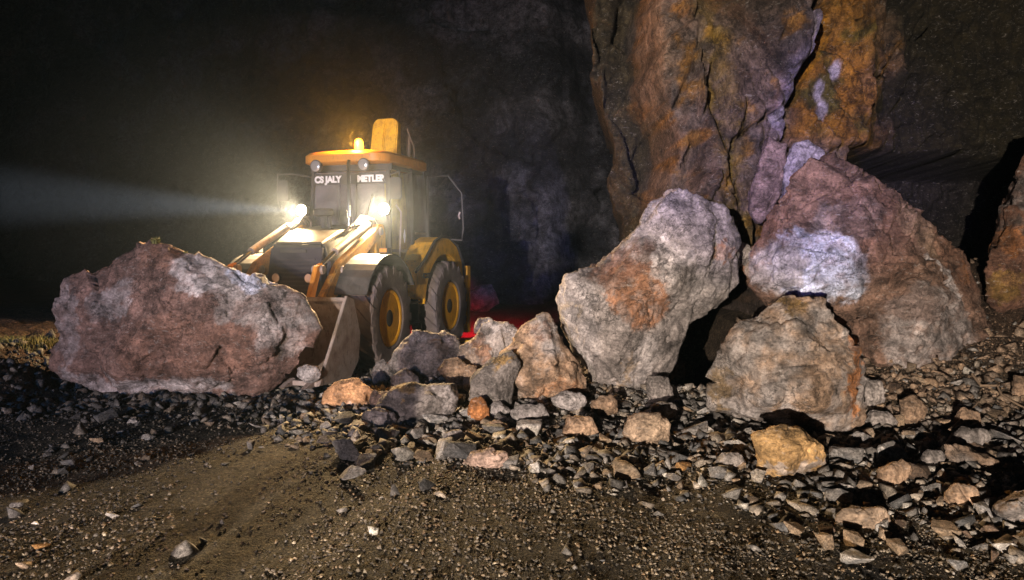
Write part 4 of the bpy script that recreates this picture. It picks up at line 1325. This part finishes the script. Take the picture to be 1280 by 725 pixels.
# rear wings with the yellow arch
for s in (-1, 1):
    cx_, cz_ = -2.12, .70
    arc = [(cx_ + math.cos(a) * .80, cz_ + math.sin(a) * .80) for a in np.linspace(R(5), R(165), 18)]
    outer = [(-2.95, 1.0), (-2.86, 1.35), (-2.62, 1.62), (-2.30, 1.74), (-1.95, 1.76), (-1.66, 1.68), (-1.30, 1.42), (-.96, 1.24), (-.92, .98), (-1.0, .88), (-1.30, .86)]
    w_ = MB().prism(outer + arc, *sorted((s * .62, s * .99)))
    w_.build('rear_wing', 'yellow', loader, bevel=.012)
    tr_ = MB().tube([(-2.97, s * 1.0, .98)] + [(x, s * 1.0, z + .015) for x, z in outer[1:8]], .022, 8)
    tr_.build('wing_edging', 'black', loader, smooth=True)
lettering('4CX15', .10, (-1.36, .996, 1.16), (R(90), 0, R(180)), loader, M['black'])
MB().hull([(-1.03 + dx, .665, z + dz) for (dx, dz) in ((0, -.10), (0, .10), (-.04, 0), (.04, 0))] + [(-1.03 + dx, .672, z + dz) for (dx, dz) in ((0, -.10), (0, .10), (-.04, 0), (.04, 0)) for z in (1.9,)] if False else [(-1.30 + dx, y, 1.42 + dz + .35) for y in (.668, .675) for (dx, dz) in ((0, -.10), (0, .10), (-.035, 0), (.035, 0))]).build('sticker', 'white', loader)

# small fittings
for s in (-1, 1):
    MB().tube([(-.86, s * .71, 1.35), (-.90, s * .78, 1.42), (-.95, s * .78, 2.1), (-.93, s * .71, 2.2)], .014, 8).build('grab_rail', 'steel', loader, smooth=True)
    il = MB().box(-.08, .02, s * .98 - .06, s * .98 + .06, 1.53, 1.60).build('side_lamp', 'black', loader, bevel=.008)
    MB().box(.02, .03, s * .98 - .05, s * .98 + .05, 1.54, 1.59).build('lens', 'orange', il)
    for (px_, pz_) in ((-.55, 1.82), (.50, 1.32), (1.10, .50), (.98, 1.34)):
        MB().lathe([(.05, s * .60 - .075), (.055, s * .60 - .06), (.055, s * .60 + .06), (.05, s * .60 + .075)], 16, c=(px_, 0, pz_)).build('pivot_pin', 'steel', loader, smooth=True)
wp = MB().tube([(xf + .03, .10, 1.56), (xf - .0, .22, 1.9), (xf - .03, .30, 2.15)], .009, 6).tube([(xf + .0, .24, 1.75), (xf - .05, .36, 2.35)], .012, 6)
wp.build('wiper', 'black', loader, smooth=True)
MB().box(-2.08, -1.70, .655, .672, 1.80, 1.83).build('door_handle', 'steel', loader)
MB().box(.30, .36, -.43, .43, 1.30, 1.34).box(.655, .672, -.36, .36, .93, .96).build('grille_trim', 'steel', loader, bevel=.004)
for yy in (-.24, .24):
    MB().lathe([(.05, .60), (.06, .63), (.055, .64)], 18, 'X', (0, yy, 1.22)).build('bonnet_lamp', 'lens', loader, smooth=True)

# cab inside
MB().box(-1.75, -1.25, -.24, .24, 1.35, 1.47).hull([(x, y, z) for y in (-.22, .22) for (x, z) in ((-1.68, 1.45), (-1.78, 1.45), (-1.78, 2.15), (-1.87, 2.15))]).build('seat', 'seat', loader, bevel=.04, smooth=True)
sw = MB()
sw.tube([(-1.05 + .10 * math.sin(a), .19 * math.cos(a), 1.78 + .16 * math.sin(a)) for a in np.linspace(0, 2 * math.pi, 25)], .015, 8, False)
sw.bar((-.95, 0, 1.4), (-1.05, 0, 1.78), .06, .05).bar((-1.05, -.18, 1.78), (-1.05, .18, 1.78), .02, .03)
sw.build('steering_wheel', 'black', loader, smooth=True)

# loader arms
for s in (-1, 1):
    y = s * .60
    tw = MB().prism([(-.72, 1.0), (-.42, 1.0), (-.42, 1.72), (-.50, 1.92), (-.66, 1.92), (-.72, 1.8)], y - .05, y + .05)
    tw.build('arm_tower', 'yellow', loader, bevel=.01)
    ar = MB().prism([(-.62, 1.92), (-.48, 1.88), (.55, 1.42), (.95, 1.02), (1.20, .48), (1.10, .40), (.98, .42), (.72, .90), (.42, 1.22), (-.58, 1.74)], y - .05, y + .05)
    ar.build('loader_arm', 'arm', loader, bevel=.012)
    ram = MB().tube([(-.35, y * .86, 1.42), (.40, y * .86, 1.02)], .055, 14).build('lift_cylinder', 'black', loader, smooth=True)
    MB().tube([(.40, y * .86, 1.02), (.85, y * .86, .80)], .03, 12).build('cylinder_rod', 'chrome', ram, smooth=True)
    ram = MB().tube([(-.25, y * 1.02, 1.90), (.62, y * 1.02, 1.55)], .05, 14).build('tilt_cylinder', 'steel', loader, smooth=True)
    MB().tube([(.62, y * 1.02, 1.55), (1.02, y * 1.02, 1.36)], .028, 12).build('cylinder_rod', 'chrome', ram, smooth=True)
    MB().prism([(.95, 1.42), (1.08, 1.38), (1.30, .92), (1.20, .88)], y * 1.02 - .03, y * 1.02 + .03).build('tilt_link', 'orange', loader, bevel=.008)
    for k in range(4):
        yy = y - s * (.04 + .035 * k)
        hs = [(-.58 + .02 * k, yy, 1.55), (-.60, yy + s * .02, 1.90 + .02 * k), (-.50, yy + s * .02, 1.98 + .015 * k), (-.36, yy, 1.98 + .015 * k), (-.22, yy - s * .02, 1.92), (-.05, yy - s * .03, 1.90 - .02 * k)]
        MB().tube(hs, .016, 8).build('hydraulic_hose', 'steel' if k % 2 else 'black', loader, smooth=True)
# bucket
bk = MB()
shell = [(1.95, .14), (1.30, .14), (1.12, .30), (1.08, .62), (1.22, .98), (1.30, 1.04)]
inn = [(1.32, 1.00), (1.26, .96), (1.14, .62), (1.18, .33), (1.33, .19), (1.95, .19)]
bk.prism(shell + inn, -1.15, 1.15)
bk.build('bucket', 'steel', loader, bevel=.006)
for s in (-1, 1):
    MB().prism([(1.98, .15), (1.30, .12), (1.10, .30), (1.05, .62), (1.20, 1.02), (1.36, 1.06), (1.72, .52)], *sorted((s * 1.152, s * 1.19))).build('bucket_side', 'steel', loader, bevel=.006)
for k in range(9):
    y = -1.08 + k * .27
    tt = MB()
    tt.hull([(1.9, y - .04, .13), (1.9, y + .04, .13), (1.9, y - .04, .21), (1.9, y + .04, .21), (2.12, y - .025, .14), (2.12, y + .025, .14)])
    tt.build('bucket_tooth', 'steel', loader)

# backhoe behind
MB().box(-3.05, -2.92, -1.05, 1.05, .45, 1.05).build('backhoe_frame', 'black', loader, bevel=.02)
for s in (-1, 1):
    MB().bar((-3.0, s * .98, .2), (-3.0, s * .98, 1.3), .16, .16).box(-3.12, -2.88, s * .98 - .16, s * .98 + .16, .02, .08).build('stabiliser_leg', 'yellow', loader, bevel=.01)
bo = MB()
bo.prism([(-3.15, .85), (-3.45, .95), (-3.50, 2.2), (-3.22, 3.55), (-3.02, 3.50), (-3.12, 2.3)], -.56, -.30)
bo.build('boom', 'boom', loader, bevel=.02)
di = MB()
di.hull([(-2.95, -.80 , 2.85), (-2.95, -.28, 2.85), (-3.05, -.74, 3.72), (-3.05, -.26, 3.70), (-3.05, -.66, 3.80), (-3.05, -.34, 3.80), (-3.2, -.8, 2.85), (-3.2, -.28, 2.85), (-3.22, -.72, 3.74), (-3.22, -.28, 3.74)])
di.bar((-2.93, -.56, 2.88), (-3.03, -.50, 3.72), .07, .06)
di.build('dipper_arm', 'boom', loader, bevel=.02)
MB().tube([(-3.25, -.16, 2.7), (-3.27, -.14, 3.5)], .05, 12).build('dipper_cylinder', 'black', loader, smooth=True)
MB().tube([(-3.28, -.02, 2.6), (-3.26, -.05, 3.3), (-3.2, -.15, 3.62)], .02, 8).build('hydraulic_hose', 'black', loader, smooth=True)

# tail lamps
for s in (-1, 1):
    e = MB().box(-2.99, -2.95, s * .86 - .06, s * .86 + .06, 1.22, 1.36).build('tail_lamp', 'black', loader, bevel=.006)
    MB().box(-3.005, -2.992, s * .86 - .05, s * .86 + .05, 1.23, 1.35).build('lens', 'tail', e)
    child_light('SPOT', 'tail_light', (-3.03, s * .86, 1.2), 2200, (1, .01, .03), .04, loader, (-4.6, s * .86 - .2, 0), 64, .9)

# ------------------------------------------------------------------ person who stands beside the camera
def person():
    mat_ = {}
    V = [(0, 0, .95), (0, .0, 1.15), (0, .01, 1.38), (0, .0, 1.48), (0, .02, 1.56),
         (-.19, 0, 1.40), (-.24, .03, 1.14), (-.16, .22, 1.24), (.19, 0, 1.40), (.24, .03, 1.14), (.16, .22, 1.24),
         (-.10, 0, .88), (-.12, .02, .50), (-.13, -.02, .10), (-.13, .13, .05), (.10, 0, .88), (.13, .02, .50), (.15, -.02, .10), (.17, .13, .05)]
    E = [(0, 1), (1, 2), (2, 3), (3, 4), (2, 5), (5, 6), (6, 7), (2, 8), (8, 9), (9, 10), (0, 11), (11, 12), (12, 13), (13, 14), (0, 15), (15, 16), (16, 17), (17, 18)]
    rad = [.16, .15, .17, .065, .06, .085, .06, .04, .085, .06, .04, .11, .075, .05, .045, .11, .075, .05, .045]
    me = bpy.data.meshes.new('person'); me.from_pydata(V, E, [])
    o = bpy.data.objects.new('person', me); COL.objects.link(o)
    md = o.modifiers.new('s', 'SKIN')
    for i, r in enumerate(rad): me.skin_vertices[0].data[i].radius = (r, r * .75 if i < 3 else r)
    me.skin_vertices[0].data[0].use_root = True
    sd = o.modifiers.new('d', 'SUBSURF'); sd.levels = 2; sd.render_levels = 2
    dg = bpy.context.evaluated_depsgraph_get(); dg.update()
    m2 = bpy.data.meshes.new_from_object(o.evaluated_get(dg))
    bpy.data.objects.remove(o)
    body = link_mesh('person', m2, M['jacket'], None, True)
    m2.materials.append(M['trousers'])
    for p in m2.polygons:
        if p.center.z < .93: p.material_index = 1
    h = MB(); bmesh.ops.create_icosphere(h.bm, subdivisions=4, radius=1)
    for v in h.bm.verts:
        x, y, z = v.co
        y2 = y * .098 + (.018 if (y > .8 and abs(x) < .2) else 0) - (.006 if y > .75 and .2 < abs(x) < .55 and 0 < z < .3 else 0)
        v.co = (x * (.078 - .014 * (z < -.2) * min(1, -z)), y2 + .03, z * .12 + 1.665)
    hd = h.build('head', 'skin', body, smooth=True)
    c_ = MB(); bmesh.ops.create_icosphere(c_.bm, subdivisions=3, radius=1)
    for v in c_.bm.verts:
        x, y, z = v.co; v.co = (x * .086, y * .105 + .018, max(z, -.05 - .35 * (y < 0)) * .125 + 1.69)
    c_.build('hair', 'seat', hd, smooth=True)
    for s in (-1, 1):
        hn = MB().tube([(s * .155, .21, 1.24), (s * .12, .27, 1.29), (s * .09, .30, 1.33)], [.032, .042, .03], 10)
        for k in range(4):
            hn.tube([(s * (.115 - .012 * k), .29 + .004 * k, 1.315 + .018 * k), (s * (.07 - .006 * k), .325, 1.325 + .02 * k), (s * .045, .31, 1.325 + .02 * k)], [.011, .0095, .008], 8)
        hn.tube([(s * .12, .26, 1.30), (s * .085, .275, 1.335), (s * .06, .285, 1.345)], [.013, .011, .009], 8)
        hn.build('hand', 'skin', body, smooth=True)
    return body


pe = person()
pe.location = (-2.54, -.8, 0)
pe.rotation_euler = (0, 0, R(-12))
tag(pe, 'person in dark clothes standing beside the camera, casting a shadow on the rocks', 'person')

# ------------------------------------------------------------------ plants and branches
def blades(name, pts, hgt, wdt, mat, seed, parent=None):
    r_ = np.random.default_rng(seed); V, F = [], []
    for (x, y, z) in pts:
        a = r_.uniform(0, 6.28); ln = hgt * r_.uniform(.5, 1.2); bx, by = r_.normal(0, .35 * ln, 2)
        dx, dy = math.cos(a) * wdt, math.sin(a) * wdt
        n = len(V)
        V += [(x - dx, y - dy, z - .01), (x + dx, y + dy, z - .01), (x + dx * .7 + bx * .4, y + dy * .7 + by * .4, z + ln * .6), (x - dx * .7 + bx * .4, y - dy * .7 + by * .4, z + ln * .6), (x + bx, y + by, z + ln)]
        F += [(n, n + 1, n + 2, n + 3), (n + 3, n + 2, n + 4)]
    me = bpy.data.meshes.new(name); me.from_pydata(V, [], F)
    return link_mesh(name, me, M[mat], parent)


r_ = np.random.default_rng(5)
xg, yg = r_.uniform(-5.9, -5.25, 1500), r_.uniform(8.2, 8.8, 1500)
gr = blades('grass', list(zip(xg, yg, Hn(xg, yg))), .09, .004, 'grass', 1)
tag(gr, 'short yellowish grass on the dark soil bank at the left edge', 'grass', None, 'stuff')


def top_of(me_obj_label, px, D, spread=.05):
    x = P(px, 300, D)[0]
    for o in bpy.data.objects:
        if o.get('label') == me_obj_label:
            n = len(o.data.vertices); co = np.empty(n * 3, np.float32); o.data.vertices.foreach_get('co', co)
            co = co.reshape(-1, 3) + np.array(o.location)
            m_ = np.abs(co[:, 0] - x) < spread
            k = np.argmax(np.where(m_, co[:, 2], -9))
            return co[k]


for (px, n_, hh, lab) in ((201, 90, .06, 'bright green yellow moss tuft on the peak of the reddish boulder'), (235, 50, .03, 'tiny pale green moss tuft just below the peak of the reddish boulder')):
    tp = top_of('huge reddish brown boulder standing on the gravel left of the yellow loader', px, 8.05)
    pts = [(tp[0] + r_.uniform(-.03, .03), tp[1] + r_.uniform(-.03, .03), tp[2] - .02) for _ in range(n_)]
    mo = blades('moss_tuft', pts, hh, .006, 'grass', px)
    tag(mo, lab, 'moss')

for pts, rr, lab in (([(1206, 478), (1216, 492), (1236, 492), (1242, 504), (1262, 516), (1290, 530)], .012, 'crooked dry root crossing the scree at the right'),
                     ([(1176, 548), (1192, 534), (1204, 522), (1213, 512)], .009, 'thin dry twig leaning on the rounded ochre boulder')):
    p3 = []
    for q in pts:
        x, y, z = ray_ground(*q); p3.append((x, y - .12, z + .10))
    br = MB().tube(p3, [rr * (1.2 - .6 * k / len(p3)) for k in range(len(p3))], 8).build('dry_branch', 'bark', None, smooth=True)
    tag(br, lab, 'branch')

# ------------------------------------------------------------------ haze
hz = MB().box(-260, 260, -70, 410, -3.6, 14)
hzo = hz.build('haze', None or 'glass', None)
hm = bpy.data.materials.new('haze_air'); hm.use_nodes = True
ht = hm.node_tree; ht.nodes.remove(ht.nodes['Principled BSDF'])
pv = ht.nodes.new('ShaderNodeVolumePrincipled')
pv.inputs['Color'].default_value = (.42, .68, 1, 1)
pv.inputs['Density'].default_value = 0.0006
pv.inputs['Anisotropy'].default_value = 0.6
ht.links.new(pv.outputs[0], ht.nodes['Material Output'].inputs['Volume'])
hzo.data.materials.clear(); hzo.data.materials.append(hm)
tag(hzo, kind='stuff')
mb_ = MB(); bmesh.ops.create_icosphere(mb_.bm, subdivisions=4, radius=1)
for v in mb_.bm.verts: v.co = (v.co.x * 4.6 - 3.0, v.co.y * 3.0 + 11.6, v.co.z * 2.7 + 2.3)
mist = mb_.build('mist', 'glass', None)
mm_ = bpy.data.materials.new('mist_air'); mm_.use_nodes = True
mt_ = mm_.node_tree; mt_.nodes.remove(mt_.nodes['Principled BSDF'])
pv2 = mt_.nodes.new('ShaderNodeVolumePrincipled')
pv2.inputs['Color'].default_value = (.66, .78, 1, 1); pv2.inputs['Density'].default_value = 0.0055; pv2.inputs['Anisotropy'].default_value = 0.5
mt_.links.new(pv2.outputs[0], mt_.nodes['Material Output'].inputs['Volume'])
mist.data.materials.clear(); mist.data.materials.append(mm_)
tag(mist, kind='stuff')
